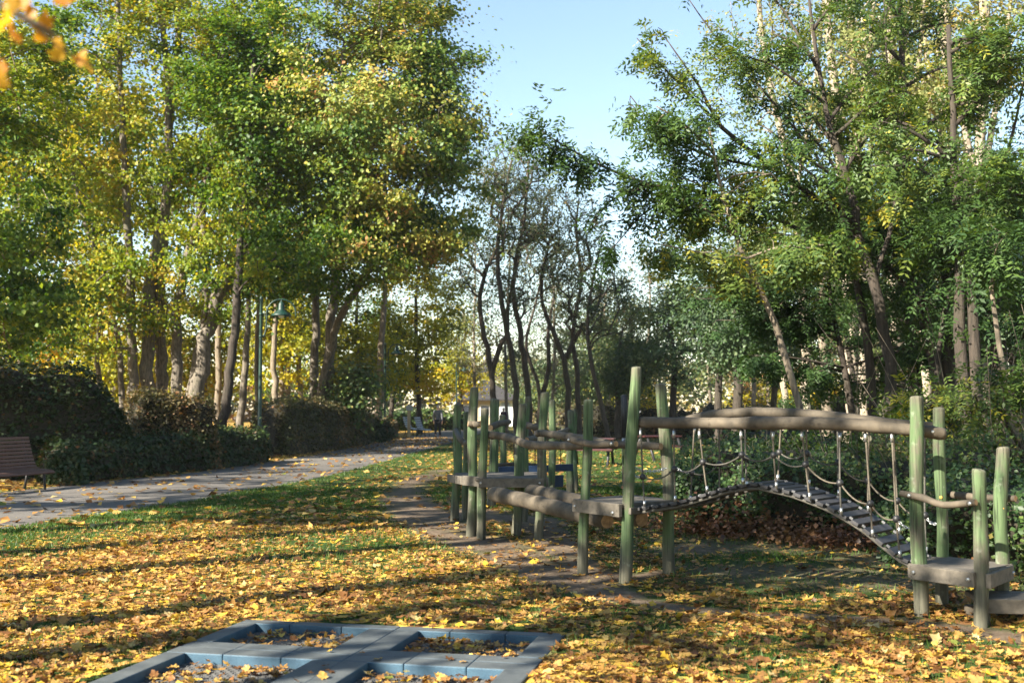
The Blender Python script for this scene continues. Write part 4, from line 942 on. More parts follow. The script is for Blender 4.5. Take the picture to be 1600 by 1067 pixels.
hedge('hedge across the far end of the path behind the man', [(-9.5, 82), (-5.5, 84), (-3.5, 86)], 2.0, [1.6, 1.5, 1.1], 7000, 'ivy', 308, size=.16, rough=.25, tshift=.05)
hedge('ivy covered mound under the rope bridge', [(2.4, 15.3), (3.6, 14.6), (5.2, 13.6), (7.2, 12.6)], 2.5, [.9, .95, .85, .9], 34000, 'ivy', 309, 'undergrowth', 'ivy_mound', .05, rough=.42, taper=(.7, .5), tshift=.10, sprout=.09)
hedge('leafy bank with a sunlit top behind the rope bridge', [(3.0, 19.5), (5.0, 18.5), (8.5, 16.5)], 3.0, [.95, 1.0, 1.05], 22000, 'ivy', 310, 'undergrowth', 'ivy_bank', .065, rough=.28, taper=(.6, .5), tshift=.12, sprout=.10)
hedge('rough dark undergrowth behind the right platform', [(3.9, 11.9), (5.0, 11.3), (6.5, 10.6)], 1.8, [.7, .75, .8], 17000, 'ivy', 311, 'undergrowth', 'undergrowth', .05, rough=.35, taper=(.5, .4), tshift=-.1, sprout=.10)
hedge('tall scrubby thicket at the right edge behind the undergrowth', [(5.2, 17.5), (8.0, 15.5), (11, 15.0)], 2.4, [.85, .95, 1.0], 9000, 'dryhedge', 312, 'thicket', 'thicket', .10, rough=.4, taper=(.8, .4), tshift=-.2, sprout=.16)
hedge('dim bushes at the far side of the lawn under the blue green trees', [(1.5, 66), (9, 62), (18, 58)], 2.5, [1.5, 1.2, 1.8], 12000, 'dryhedge', 313, 'bushes', 'bush_row', .17, rough=.5, tshift=-.15, sprout=.2)
# the far wood closing the view, one mass
rng = np.random.default_rng(78); n = 30000; fx_ = rng.uniform(-95, 110, n); zz = rng.random(n) ** .8
top = 3.6 + 5.0 * vnoise(fx_ * .12, fx_ * 0 + 2, 61) + 2.2 * vnoise(fx_ * .5, fx_ * 0 + 5, 62); top = np.where((fx_ > -12) & (fx_ < 22), 5.5 + 4.5 * vnoise(fx_ * .35, fx_ * 0 + 4, 66), top)
fy_ = 150 + 8 * vnoise(fx_ * .2, zz * 3, 63) + rng.normal(0, 1.5, n) - np.abs(fx_) * .35
kites(fx_, fy_, zz * top, rng.uniform(.5, .95, n), rng, np.clip(.35 + .9 * (vnoise(fx_ * .25, zz * 2, 64) - .3) + rng.normal(0, .15, n), 0, 1), 'far_wood', leaf_mat('far_wood_leaves', [(0, (.03, .045, .018)), (.5, (.09, .10, .03)), (.8, (.26, .19, .04)), (1, (.30, .15, .05))], .3), None, 1.2)
def stems(label, x0, x1, y0, y1, n, seed, hmax):
    rng = np.random.default_rng(seed); t = thing('brush_stems', label, 'brush', ((x0 + x1) / 2, (y0 + y1) / 2, 0)); mb = MB()
    for _ in range(n):
        f = rng.random(); p = np.array((x0 + (x1 - x0) * f + rng.normal(0, .5), y0 + (y1 - y0) * f + rng.normal(0, .5), -.02)); h = hmax * rng.uniform(.45, 1); d = rng.normal(0, .28, 2) * h
        mb.tube(smooth_line([p, p + (d[0] * .4, d[1] * .4, h * .55), p + (d[0], d[1], h)], 5), np.array([1, .8, .6, .45, .3]) * rng.uniform(.005, .012), 3, cap=False)
    o = mb.build('stem', BK['grey'], t); o['kind'] = 'stuff'
stems('thin bare stems sticking out of the ivy behind the rope bridge', 3.0, 7.5, 16.0, 12.5, 120, 401, 1.7)
stems('thin bare brushwood in the dark thicket behind the right platform', 5.0, 10.0, 14.5, 13.0, 160, 402, 2.9)
# rusty dry leaves banked at the foot of the ivy
rng = np.random.default_rng(77); n = 6500; s = rng.random(n); bx = np.interp(s, [0, .3, .6, 1], [2.0, 2.9, 3.9, 6.2]); by = np.interp(s, [0, .3, .6, 1], [14.2, 13.5, 12.2, 10.0])
q = np.abs(rng.normal(0, .34, n)); bx += rng.normal(0, .3, n); by += rng.normal(0, .3, n); hz = np.abs(rng.normal(0, .13, n)) * (0.3 + 1.4 * vnoise(bx * 2.2, by * 2.2, 9))
kites(bx, by, hz + .02, rng.uniform(.03, .075, n), rng, np.clip(rng.normal(.15, .2, n) + .9 * vnoise(bx * 1.4, by * 1.4, 19), 0, 1), 'dry_leaves', LF['rust'], None, .9)

# ------------------------------------------------------------------ wooden climbing course
def post_mesh(foot, top, d, seed, k=16):
    """a rough round post from the ground to top, in coordinates relative to the foot"""
    r = np.random.default_rng(seed); foot = np.asarray(foot, float); L = top[2]; m = max(8, int(L / .07))
    t = np.linspace(-.08, 1, m); ctr = np.stack([np.interp(t, [0, 1], [0, top[0] - foot[0]]), np.interp(t, [0, 1], [0, top[1] - foot[1]]), t * L], 1)
    a1, a2, p1, p2 = r.uniform(.006, .016), r.uniform(.006, .016), r.uniform(0, 6), r.uniform(0, 6)
    w = np.sin(np.clip(t, 0, 1) * math.pi * r.uniform(1.6, 3.2) + p1); ctr[:, 0] += a1 * w; ctr[:, 1] += a2 * np.sin(np.clip(t, 0, 1) * 7 + p2)
    rad = d * .5 * (1.07 - .13 * np.clip(t, 0, 1)) * (1 + .05 * np.sin(t * 9 + p2) + r.normal(0, .012, m))
    an = np.linspace(0, 2 * math.pi, k, endpoint=False)
    lump = 1 + .035 * np.sin(2 * an[None] + 3 * t[:, None] + p1) + .02 * np.sin(3 * an[None] - 5 * t[:, None])
    V = [np.stack([ctr[i, 0] + rad[i] * lump[i] * np.cos(an), ctr[i, 1] + rad[i] * lump[i] * np.sin(an), np.full(k, ctr[i, 2])], 1) for i in range(m)]
    tilt = r.uniform(-.12, .12, 2)
    for f, dz in ((.97, .010), (.86, .020), (.55, .024), (.05, .026)):
        q = np.stack([ctr[-1, 0] + rad[-1] * lump[-1] * f * np.cos(an), ctr[-1, 1] + rad[-1] * lump[-1] * f * np.sin(an), np.full(k, ctr[-1, 2] + dz)], 1)
        q[:, 2] += (q[:, 0] - ctr[-1, 0]) * tilt[0] + (q[:, 1] - ctr[-1, 1]) * tilt[1]; V.append(q)
    n = len(V); i = np.arange(n - 1)[:, None] * k; j = np.arange(k)[None]; j2 = (j + 1) % k
    Q = np.stack([i + j, i + j2, i + k + j2, i + k + j], -1).reshape(-1, 4)
    return np_mesh('post', np.vstack(V), Q, smooth=True)
def post(parent, fpx, tpx, wpx, seed, Y=None):
    f = G(*fpx) if Y is None else np.array((*P(fpx[0], 700, Y)[:2], 0.0))
    top = P(tpx[0], tpx[1], f[1]); d = wpx / F * f[1]
    o = link('post', post_mesh(f, top, d, seed), M['post'], parent); o.location = Vector(f) - parent.location
    return f, top, d, o
def bolt(parent, p, nrm, r=.014, mat='steel', name='bolt'):
    n = np.asarray(nrm, float); n = n / np.linalg.norm(n); p = np.asarray(p, float)
    mb = MB(); mb.tube([p - n * .012, p + n * .006, p + n * .009], [r, r, r * .55], 8); return mb.build(name, M[mat], parent)
def rail(parent, pts, d, seed, name='handrail', n=None, ends=True):
    r = np.random.default_rng(seed); pts = np.asarray(pts, float); L = np.linalg.norm(np.diff(pts, axis=0), axis=1).sum(); m = n or max(10, int(L / .07))
    q = smooth_line(pts, m); q[1:-1] += r.normal(0, d * .014, (m - 2, 3)); t = np.linspace(0, 1, m)
    rad = d * .5 * (1.04 - .08 * t + .035 * np.sin(t * L * 4 + r.uniform(0, 6)) + r.normal(0, .006, m)); rad[0] *= .86; rad[-1] *= .86
    for kn in range(max(1, int(L * 1.6))): c_ = r.uniform(.05, .95); rad = rad * (1 + (.13 if d < .12 else .04) * np.exp(-((t - c_) * L / .035) ** 2))
    V, Q = tube_np(q, rad, 12); V = V + r.normal(0, d * .008, V.shape); mb = MB(); mb.add(V, [tuple(f) for f in Q])
    mb.f.append(tuple(range(12))[::-1]); mb.sm.append(False); mb.f.append(tuple(range(len(V) - 12, len(V)))); mb.sm.append(False)
    o = mb.build(name, M['log'], parent); o.data.materials.append(M['logend'])
    o.data.polygons[len(o.data.polygons) - 1].material_index = 1; o.data.polygons[len(o.data.polygons) - 2].material_index = 1
    return o
def board(parent, a, b_, h, th, name='side_board', mat='board', ext=.04, up=(0, 0, 1)):
    a, b_ = np.asarray(a, float), np.asarray(b_, float); d = b_ - a; L = np.linalg.norm(d); mb = MB()
    mb.box((0, 0, 0), (L + 2 * ext, th, h), .006); V = mb.v[0] @ frame(d, up).T + (a + b_) / 2
    mb.v[0] = V; return mb.build(name, M[mat], parent)
def deck_planks(parent, c00, c10, c01, z, n, th=.035, name='deck_plank', mat='deck', gap=.004):
    """planks running from c00 to c10, n of them side by side towards c01"""
    c00, c10, c01 = (np.asarray(c[:2], float) for c in (c00, c10, c01)); u = c10 - c00; v = c01 - c00; w = np.linalg.norm(v) / n
    for i in range(n):
        o = c00 + v * (i + .5) / n; m = o + u / 2; mb = MB(); mb.box((0, 0, 0), (np.linalg.norm(u), w - gap, th), .004)
        mb.v[0] = mb.v[0] @ frame((u[0], u[1], 0)).T + np.array((m[0], m[1], z - th / 2 + RNG.uniform(-.001, .001))); mb.build(name, M[mat], parent)
def chain(parent, a, b_, sag, r=.016, name='chain', mat='steel'):
    a, b_ = np.asarray(a, float), np.asarray(b_, float); L = np.linalg.norm(b_ - a); n = max(6, int(L / (r * 2.1))); mb = MB()
    pts = [a + (b_ - a) * t - np.array((0, 0, sag * 4 * t * (1 - t))) for t in np.linspace(0, 1, n + 1)]
    for i in range(n):
        p, d = (pts[i] + pts[i + 1]) / 2, pts[i + 1] - pts[i]; Fm = frame(d); an = np.linspace(0, 2 * math.pi, 8, endpoint=False)
        ring = np.stack([r * 1.45 * np.cos(an), r * .75 * np.sin(an), 0 * an], 1)
        if i % 2: ring = ring[:, [0, 2, 1]]
        mb.tube(ring @ Fm.T + p, r * .24, 5, closed=True)
    return mb.build(name, M[mat], parent)

# --- near platform at the right end
R1, R3, R2 = G(1438, 961), G(1534, 977), G(1474, 946)
R4 = R3 + (R2 - R1)
cx = (R1 + R2 + R3 + R4) / 4
plat = thing('climbing_platform', 'low square wooden platform on four green posts at the right', 'platform', cx)
_, R1t, R1d, _ = post(plat, (1438, 961), (1430, 624), 21, 1)
_, R2t, R2d, _ = post(plat, (1474, 946), (1467, 641), 18, 2)
_, R3t, R3d, _ = post(plat, (1534, 977), (1530, 738), 22, 3)
r4p = (800 + R4[0] / R4[1] * F, 900)
_, R4t, R4d, _ = post(plat, r4p, (1565, 703), 20, 4, Y=R4[1])
zt = .375
nA = np.array((R3[1] - R1[1], -(R3[0] - R1[0]), 0)); nA /= np.linalg.norm(nA)        # outward from the R1-R3 side
nB = np.array(((R3 - R1)[0], (R3 - R1)[1], 0)); nB /= np.linalg.norm(nB)
def Z(p, z): return np.array((p[0], p[1], z))
board(plat, Z(R1 + nA * .068, zt - .055), Z(R3 + nA * .068 - nB * .02, zt - .055), .105, .036, ext=.02)
board(plat, Z(R3 + nB * .068, zt - .058), Z(R4 + nB * .068, zt - .058), .10, .036, ext=.03)
board(plat, Z(R1 - nB * .068, zt - .06), Z(R2 - nB * .068, zt - .06), .10, .036, ext=.03)
board(plat, Z(R2 - nA * .068, zt - .06), Z(R4 - nA * .068, zt - .06), .10, .036, ext=.03)
e = .045
deck_planks(plat, R1 + nA * e - nB * e, R3 + nA * e + nB * e, R2 - nA * e - nB * e, zt, 4)
for p in (R1, R3): bolt(plat, Z(p + nA * .09, zt - .055) + (0.012 if p is R1 else -.04) * nB, nA)
bolt(plat, Z(R4 + nB * .09, zt - .06), nB)
za = H - (772 - 640.5) / F * R1[1]
rail(plat, [Z(R1 + nA * .075 - nB * .09, za + .01), Z(R1 + nA * .08 + nB * .10, za - .012), Z(R1 * .45 + R3 * .55 + nA * .085, za - .05), Z(R3 + nA * .08 + nB * .03, za - .015)], .052, 5)
bolt(plat, Z(R1 + nA * .105, za), nA); bolt(plat, Z(R3 + nA * .11, za - .025), nA)
zb = H - (771 - 640.5) / F * R2[1]
rail(plat, [Z(R2 - nA * .075 + nB * .01, zb), Z((R2 + R4) / 2 - nA * .085, zb - .01), Z(R4 - nA * .075 + nB * .08, zb)], .052, 6)
for p, t_, z in ((R1, R1t, 1.31), (R2, R2t, .83), (R4, R4t, .78)): bolt(plat, Z(p + (t_ - p) * z / max(t_[2], .1), z) + np.array((-.35, -.94, 0)) * .046, (-.35, -.94, .0), .013, 'plug', 'wood_plug')

# --- low step in front of it, cut by the picture edge
stp = thing('wooden_step', 'low wooden step on short legs at the right edge, below the platform', 'step', R3 + nB * .2 + np.array((.2, -.02, 0)))
sA = G(1531, 976); sB = sA + np.array((.52, -.06, 0)); sn = np.array((.06, .52, 0)); sn /= np.linalg.norm(sn)
board(stp, Z(sA, .135) - sn * .01, Z(sB, .135) - sn * .01, .10, .04, 'front_board', ext=.0)
deck_planks(stp, sA + sn * .012, sB + sn * .012, sA + sn * .36, .185, 3, name='tread', mat='deck')
for c in (sA + np.array((.045, .01, 0)), sB + np.array((-.10, .01, 0)), sA + np.array((.07, .30, 0)), sB + np.array((-.09, .30, 0))):
    mb = MB(); mb.tube([Z(c + sn * .04, -.05), Z(c + sn * .04, .08)], .045, 12); mb.build('leg', M['log'], stp)
bolt(stp, Z(sA, .135) - sn * .03 + np.array((.03, 0, 0)), -sn, .012); bolt(stp, Z(sB, .13) - sn * .03 - np.array((.16, 0, 0)), -sn, .012)

# --- middle platform, between the balance logs and the rope bridge
P10, P11, P12 = G(911, 896), G(976, 909), G(1048, 896)
P13 = P10 + (P12 - P11)
mid = thing('climbing_platform', 'middle climbing platform with the tallest leaning green post', 'platform', (P10 + P11 + P12) / 3)
post(mid, (911, 896), (919, 628), 15.5, 11)
post(mid, (976, 909), (993, 577), 18, 12)
post(mid, (1048, 896), (1034, 603), 18, 13)
post(mid, (800 + P13[0] / P13[1] * F, 880), (800 + P13[0] / P13[1] * F, 690), 15, 14, Y=P13[1])
mA = np.array((P11[1] - P10[1], -(P11[0] - P10[0]), 0)); mA /= np.linalg.norm(mA)
mB = np.array(((P11 - P10)[0], (P11 - P10)[1], 0)); mB /= np.linalg.norm(mB)
zm = .68
board(mid, Z(P10 + mA * .068, zm - .055), Z(P11 + mA * .068 - mB * .01, zm - .055), .115, .04, ext=.045)
board(mid, Z(P11 + mB * .07, zm - .06), Z(P12 + mB * .07, zm - .06), .06, .036, ext=.0)
board(mid, Z(P13 - mA * .068, zm - .055), Z(P12 - mA * .068, zm - .055), .10, .036, ext=.0)
deck_planks(mid, P10 + mA * .04 - mB * .05, P11 + mA * .04 + mB * .04, P13 - mA * .04 - mB * .05, zm, 5)
bolt(mid, Z(P11 + mA * .092, zm - .08) - mB * .05, mA, .016); bolt(mid, Z(P10 + mA * .092, zm - .06) - mB * .0, mA, .012)
zr = 1.205
rail(mid, [Z(P10 + mA * .08 - mB * .10, zr + .03), Z(P10 + mA * .085 + mB * .06, zr + .005), Z((P10 + P11) / 2 + mA * .09, zr - .015), Z(P11 + mA * .085, zr - .0)], .062, 21)
bolt(mid, Z(P11 + mA * .118, zr) - mB * .03, mA, .014); bolt(mid, Z(P10 + mA * .115, zr + .02) - mB * .06, mA, .012)
pe = P(1033, 697.5, P12[1] - .12); rail(mid, [P(905, 694, P13[1]), P(980, 695, (P13[1] + P12[1]) / 2 - .1), pe], .072, 22)
chain(mid, Z(P11, 1.0) + np.array((.08, 0, 0)), P(1041, 731, P12[1] - .1), .035)

# --- left platform group
lp = thing('climbing_platform', 'left climbing platform ringed by many green posts', 'platform', G(790, 835))
LP = {}
for nm, f, t_, w, sd in (('a', (712, 814), (716, 634), 13.5, 31), ('b', (727, 811), (729, 646), 10.5, 32), ('c', (737, 837), (740, 608), 14.5, 33), ('d', (751, 842), (757, 641), 13.5, 34), ('e', (768, 792), (774, 625), 14, 35),
                         ('f', (807, 836), (816, 634), 15, 36), ('g', (819, 815), (824, 622), 9.5, 37), ('h', (843, 842), (850, 616), 14.5, 38)):
    LP[nm] = post(lp, f, t_, w, sd)
pd, ph, pa, pc = LP['d'][0], LP['h'][0], LP['a'][0], LP['c'][0]
mb = MB(); tp = LP['a'][1]; mb.tube([tp - (0, 0, .01), tp + (0, 0, .02), tp + (0, 0, .055)], [LP['a'][2] * .47, LP['a'][2] * .4, .008], 12); mb.build('pointed_cap', M['board'], lp)
zl = .71
board(lp, Z(pd, zl - .055) + (.0, -.075, 0), Z(ph, zl - .055) + (.03, -.075, 0), .105, .04, ext=.02)
board(lp, Z(ph, zl - .055) + (.085, -.03, 0), Z(ph, zl - .055) + (.085, 1.2, 0), .10, .036, ext=.0)
deck_planks(lp, pd + (-.06, -.05, 0), ph + (.065, -.05, 0), pd + (-.06, 1.25, 0), zl, 9)
board(lp, Z(pa, .585) + (-.09, -.07, 0), Z(pc, .66) + (-.10, -.05, 0), .10, .04, 'side_board', ext=.03)
board(lp, Z(pc, .665) + (-.09, -.085, 0), Z(pd, .665) + (.045, -.085, 0), .115, .05, 'side_board', ext=.0)
deck_planks(lp, pa + (-.02, .0, 0), pc + (-.0, .05, 0), pa + (.33, .0, 0), .655, 3, mat='deck')
for p_ in (pd, ph): bolt(lp, Z(p_, zl - .055) + (.0, -.10, 0), (0, -1, 0), .013)
# stubs and curved rails between the left posts
rail(lp, [P(731, 662, pc[1] - .08), P(742, 663, pc[1] - .09), P(753, 662, pd[1] - .02)], .075, 41, 'cross_bar')
ya = 13.02
rail(lp, [P(765, 680, 13.35), P(782, 681, 13.2), P(803, 686, 12.6), P(825, 694, 12.0), P(862, 696, 11.3), P(915, 696, P10[1] + .07)], .086, 42)
rail(lp, [P(837, 677, 13.0), P(850, 677, 12.95), P(880, 680.5, 12.3), P(922, 687, 11.4), P(952, 693, 10.95)], .078, 43)
rail(lp, [P(766, 668, 15.2), P(780, 662, 15.6), P(796, 659, 16.0)], .085, 44)
rail(lp, [P(822, 664, 14.2), P(834, 667, 14.0), P(848, 667, 13.6)], .08, 45)
rail(lp, [P(770, 677, 14.6), P(800, 681, 14.8), P(818, 677, 15.0)], .06, 46)
rail(lp, [P(822, 688, 15.0), P(842, 684, 16.0), P(862, 680, 17.5), P(888, 671, 20.3)], .09, 47)
mb = MB(); mb.tube(smooth_line([P(712, 672, pa[1] - .08), P(718, 684, 14.5), P(726, 692, 14.4), P(733, 690, 14.2)], 9), .035, 8); mb.build('rope_loop', M['darkrope'], lp)

# --- two thick balance logs
def blog(a, b_, d, label, seed):
    t = thing('balance_log', label, 'log', (a[0], a[1], 0), 0, 'balance logs of the climbing course')
    rail(t, [a, a * .6 + b_ * .4 + np.array((0, 0, .01)), b_], d, seed, 'log', 26); return t
blog(P(770, 771, 12.85), P(949, 814, 10.55), .165, 'front balance log sloping down under the middle platform', 51)
blog(P(829, 767, 13.0), P(1003, 811, 10.75), .165, 'rear balance log, partly hidden behind the front log', 52)

# --- rope bridge
rb = thing('rope_bridge', 'arched plank bridge hung on ropes under two long log beams', 'bridge', (P11 + R1) / 2)
zc = 1.385
b0, b1 = Z(P11, zc) + np.array((.06, .04, 0)), P(1476, 678.5, R1[1] + .10)
rail(rb, [P(996, 660, P11[1] + .05), P(1130, 661, P11[1] * .66 + R1[1] * .34), P(1300, 662, P11[1] * .25 + R1[1] * .75), P(1420, 671, R1[1] + .10), b1], .098, 61, 'beam')
rail(rb, [P(1052, 662, P12[1]), P(1110, 649, P12[1] * .78 + R2[1] * .22), P(1190, 644, P12[1] * .55 + R2[1] * .45), P(1290, 650, P12[1] * .32 + R2[1] * .68), P(1390, 661, P12[1] * .1 + R2[1] * .9), P(1462, 668, R2[1] + .09)], .085, 62, 'beam')
bolt(rb, P(1457, 674.5, R1[1] + .04), (-.3, -.95, 0), .013)
TT = np.array([0, .183, .374, .469, .598, .716, .816, .931, 1.0]); ZZ = np.array([.615, .70, .85, .895, .84, .745, .615, .40, .335])
def walk(t, side):
    a, b_ = (P11, R1) if side == 0 else (P12, R2); q = a + (b_ - a) * t
    return np.array((q[0], q[1], np.interp(t, TT, ZZ)))
npl = 27; plank0 = None
for i in range(npl):
    t = .03 + .955 * i / (npl - 1); a, c = walk(t, 0), walk(t, 1); d = c - a; a2, c2 = a + d * .10, c - d * .06
    fwd = walk(min(1, t + .02), 0) - walk(max(0, t - .02), 0); fwd /= np.linalg.norm(fwd); xa = (c2 - a2) / np.linalg.norm(c2 - a2); up = np.cross(fwd, xa); up = up if up[2] > 0 else -up; up /= np.linalg.norm(up)
    Rm = np.stack([xa, np.cross(up, xa), up], 1); L = np.linalg.norm(c2 - a2)
    if plank0 is None:
        mb = MB(); mb.box((0, 0, 0), (1.0, .066, .026), .004); pm = mb.build('plank', M['plank'], rb, (0, 0, 0)); plank0 = pm
        mk = MB(); mk.box((0, 0, 0), (.026, .03, .018), .003); kb = mk.build('bracket', M['bracket'], pm, (0, 0, 0)); kb.location = (.43, .048, .012)
        k2 = kb.copy(); COL.objects.link(k2); k2.parent = pm; k2.location = (-.43, .048, .012); pl = pm
    else: pl = copy_tree(plank0, rb)
    mid_ = (a2 + c2) / 2
    pl.matrix_local = Matrix.Translation(Vector(mid_) - rb.location) @ Matrix((Rm * np.array((L, 1, 1))).tolist()).to_4x4()
for side in (0, 1):
    mb = MB(); mb.tube([walk(t, side) + (walk(t, 1 - side) - walk(t, side)) * .17 - np.array((0, 0, .03)) for t in np.linspace(0, 1, 30)], .014, 6); mb.build('carrying_rope', M['darkrope'], rb)
def beam_z(t, side):                       # the height of the log beam above the walk
    return 1.345 + (.0 if side == 0 else .075 * math.sin(math.pi * t))
hang = {0: [.07, .19, .31, .44, .555, .665, .765, .86, .94], 1: [.10, .22, .33, .45, .565, .67, .77, .87, .955]}
knots = {0: [], 1: []}
for side in (0, 1):
    for q, t in enumerate(hang[side]):
        w = walk(t, side); a, b_ = (P11, R1) if side == 0 else (P12, R2); g = a + (b_ - a) * t; sw = .03 * math.sin(q * 2.3 + side)
        foot = w + (walk(t, 1 - side) - w) * (.06) + np.array((0, 0, .015)); top = np.array((g[0] + sw, g[1] + .05, beam_z(t, side)))
        kz = w[2] + .27 + .02 * math.sin(q * 1.7); f = (kz - foot[2]) / (top[2] - foot[2]); f = min(.8, max(.3, f))
        kn = foot + (top - foot) * f + np.array((.012 * math.sin(q * 3.1), .01, 0)); knots[side].append(kn)
        mb = MB(); mb.tube(smooth_line([foot, kn, top], 8), .0075, 6); ro = mb.build('hanger_rope', M['rope'] if (q + side) % 3 else M['darkrope'], rb)
        mf = MB(); mf.tube([top - (0, 0, .085), top - (0, 0, .02)], .0125, 8); mf.build('ferrule', M['steel'], ro, rb.location)
        mf = MB(); mf.tube([foot, foot + (0, 0, .05)], .0125, 8); mf.build('ferrule', M['steel'], ro, rb.location)
        mk = MB(); mk.lathe([(.002, -.03), (.022, -.02), (.03, 0), (.022, .02), (.002, .03)], kn, 8); mk.build('connector', M['black'], rb)
    for i in range(len(knots[side]) - 1):
        a, b_ = knots[side][i], knots[side][i + 1]; pts = [a + (b_ - a) * t - np.array((0, 0, .05 * 4 * t * (1 - t))) for t in np.linspace(0, 1, 8)]
        mb = MB(); mb.tube(pts, .0065, 6); mb.build('hand_rope', M['rope'] if i > 4 else M['darkrope'], rb)
    ks = knots[side]
    chain(rb, ks[-1], Z(R1 if side == 0 else R2, ks[-1][2] - .06) + np.array((-.04, .02, 0)), .02, .012); chain(rb, Z(P11 if side == 0 else P12, ks[0][2] + .04) + np.array((.06, .0, 0)), ks[0], .02, .012)

# --- blue sided play platform and other things on the lawn behind
bp = thing('play_platform', 'blue sided play platform standing behind the left posts', 'platform', P(840, 760, 19.5) * np.array((1, 1, 0)))
for f, t_, w, Y, sd in ((862, (863, 627), 11, 19.0, 71), (890, (892, 643), 11, 20.2, 72), (899, (898, 641), 6.5, 21.0, 73), (785, (786, 650), 10, 20.0, 74)): post(bp, (f, 760), t_, w, sd, Y=Y)
board(bp, P(779, 737, 18.6), P(846, 735, 18.8), .17, .05, 'blue_panel', 'bluepaint', ext=0)
board(bp, P(846, 732, 19.2), P(893, 730, 19.9), .12, .08, 'beam', 'bluepaint', ext=0)
board(bp, P(866, 752, 19.6), P(879, 751, 19.8), .20, .04, 'blue_panel', 'bluepaint', ext=0)
for px, Y in ((803, 19), (836, 19), (852, 19.4), (876, 19.8)):
    mb = MB(); mb.tube([P(px, 668, Y), P(px, 731, Y)], .008, 5); mb.build('hanging_cord', M['iron'], bp)
rail(bp, [P(770, 727, 19.0), P(800, 725, 19.3), P(850, 727, 19.6)], .06, 75, 'cross_bar')

mp = thing('metal_pole', 'thin steel pole with a dark top just left of the tallest post', 'pole', P(976, 770, 20) * np.array((1, 1, 0)))
q = P(976, 700, 20); mb = MB(); mb.tube([(q[0], q[1], -.05), (q[0], q[1], 1.02)], .05, 12); mb.build('lower_tube', M['steel'], mp)
mb = MB(); mb.tube([(q[0], q[1], 1.02), (q[0], q[1], 1.75), (q[0], q[1], 1.77)], [.058, .058, .03], 12); mb.build('upper_sleeve', M['iron'], mp)

def picnic(c, rz, label):
    t = thing('picnic_table', label, 'table', c, rz, 'dark red picnic tables on the far lawn')
    for y in (-.2, 0, .2): mb = MB(); mb.box((0, y, .72), (1.25, .17, .04), .006); mb.build('tabletop_board', M['redpaint'], t, (0, 0, 0))
    for y in (-.62, .62): mb = MB(); mb.box((0, y, .44), (1.25, .24, .05), .006); mb.build('seat', M['redpaint'], t, (0, 0, 0))
    for x in (-.5, .5):
        mb = MB(); mb.tube([(x, -.7, -.03), (x, -.2, .72)], .04, 6); mb.build('leg', M['iron'], t, (0, 0, 0))
        mb = MB(); mb.tube([(x, .7, -.03), (x, .2, .72)], .04, 6); mb.build('leg', M['iron'], t, (0, 0, 0))
        mb = MB(); mb.box((x, 0, .41), (.05, 1.4, .06), .004); mb.build('cross_bar', M['iron'], t, (0, 0, 0))
picnic((*P(1030, 720, 34)[:2], 0), .35, 'dark red picnic table seen between the two tallest posts')
picnic((*P(925, 720, 31)[:2], 0), -.2, 'dark red picnic table low behind the second middle post')
t = thing('litter_bin', 'small bright red bin with white lid in front of yellow bushes', 'bin', (*P(1000, 660, 74)[:2], 0))
mb = MB(); mb.lathe([(.02, .45), (.24, .45), (.28, .55), (.28, 1.22), (.25, 1.26)], (0, 0, 0), 16); mb.build('bin_body', M['brightred'], t, (0, 0, 0))
mb = MB(); mb.lathe([(.26, 1.262), (.28, 1.30), (.2, 1.45), (.01, 1.50)], (0, 0, 0), 16); mb.build('lid', M['white'], t, (0, 0, 0))
mb = MB(); mb.tube([(0, 0, -.03), (0, 0, .5)], .05, 8); mb.build('leg', M['iron'], t, (0, 0, 0))

# ------------------------------------------------------------------ blue rubber rims with trampolines
def tpt(u, d, z): return np.array((TL[0] + u * TW[0] + d * TD[0], TL[1] + u * TW[1] + d * TD[1], z))
TRm = np.stack([np.array((TW[0], TW[1], 0)), np.array((-TD[0], -TD[1], 0)), np.array((0, 0, 1.))], 1)
def tile(parent, u0, u1, d0, d1, z1=.006):
    g = .003; mb = MB(); mb.box((0, 0, 0), (u1 - u0 - g, d1 - d0 - g, .15), .009); mb.v[0] = mb.v[0] @ TRm.T + tpt((u0 + u1) / 2, (d0 + d1) / 2, z1 - .075 + RNG.uniform(-.0015, .0015))
    return mb.build('rubber_tile', M['rubber'], parent)
HW = TWID / 2; bars = [(0, HW, .13, .19), (HW, TWID, .17, .17)]
names = {(0, 0): 'sunken trampoline in blue rubber rim, farther left of the four', (1, 0): 'sunken trampoline in blue rubber rim, farther right with grey mat showing', (0, 1): 'sunken trampoline in blue rubber rim, nearer left of the four', (1, 1): 'sunken trampoline in blue rubber rim, nearer right and in shade'}
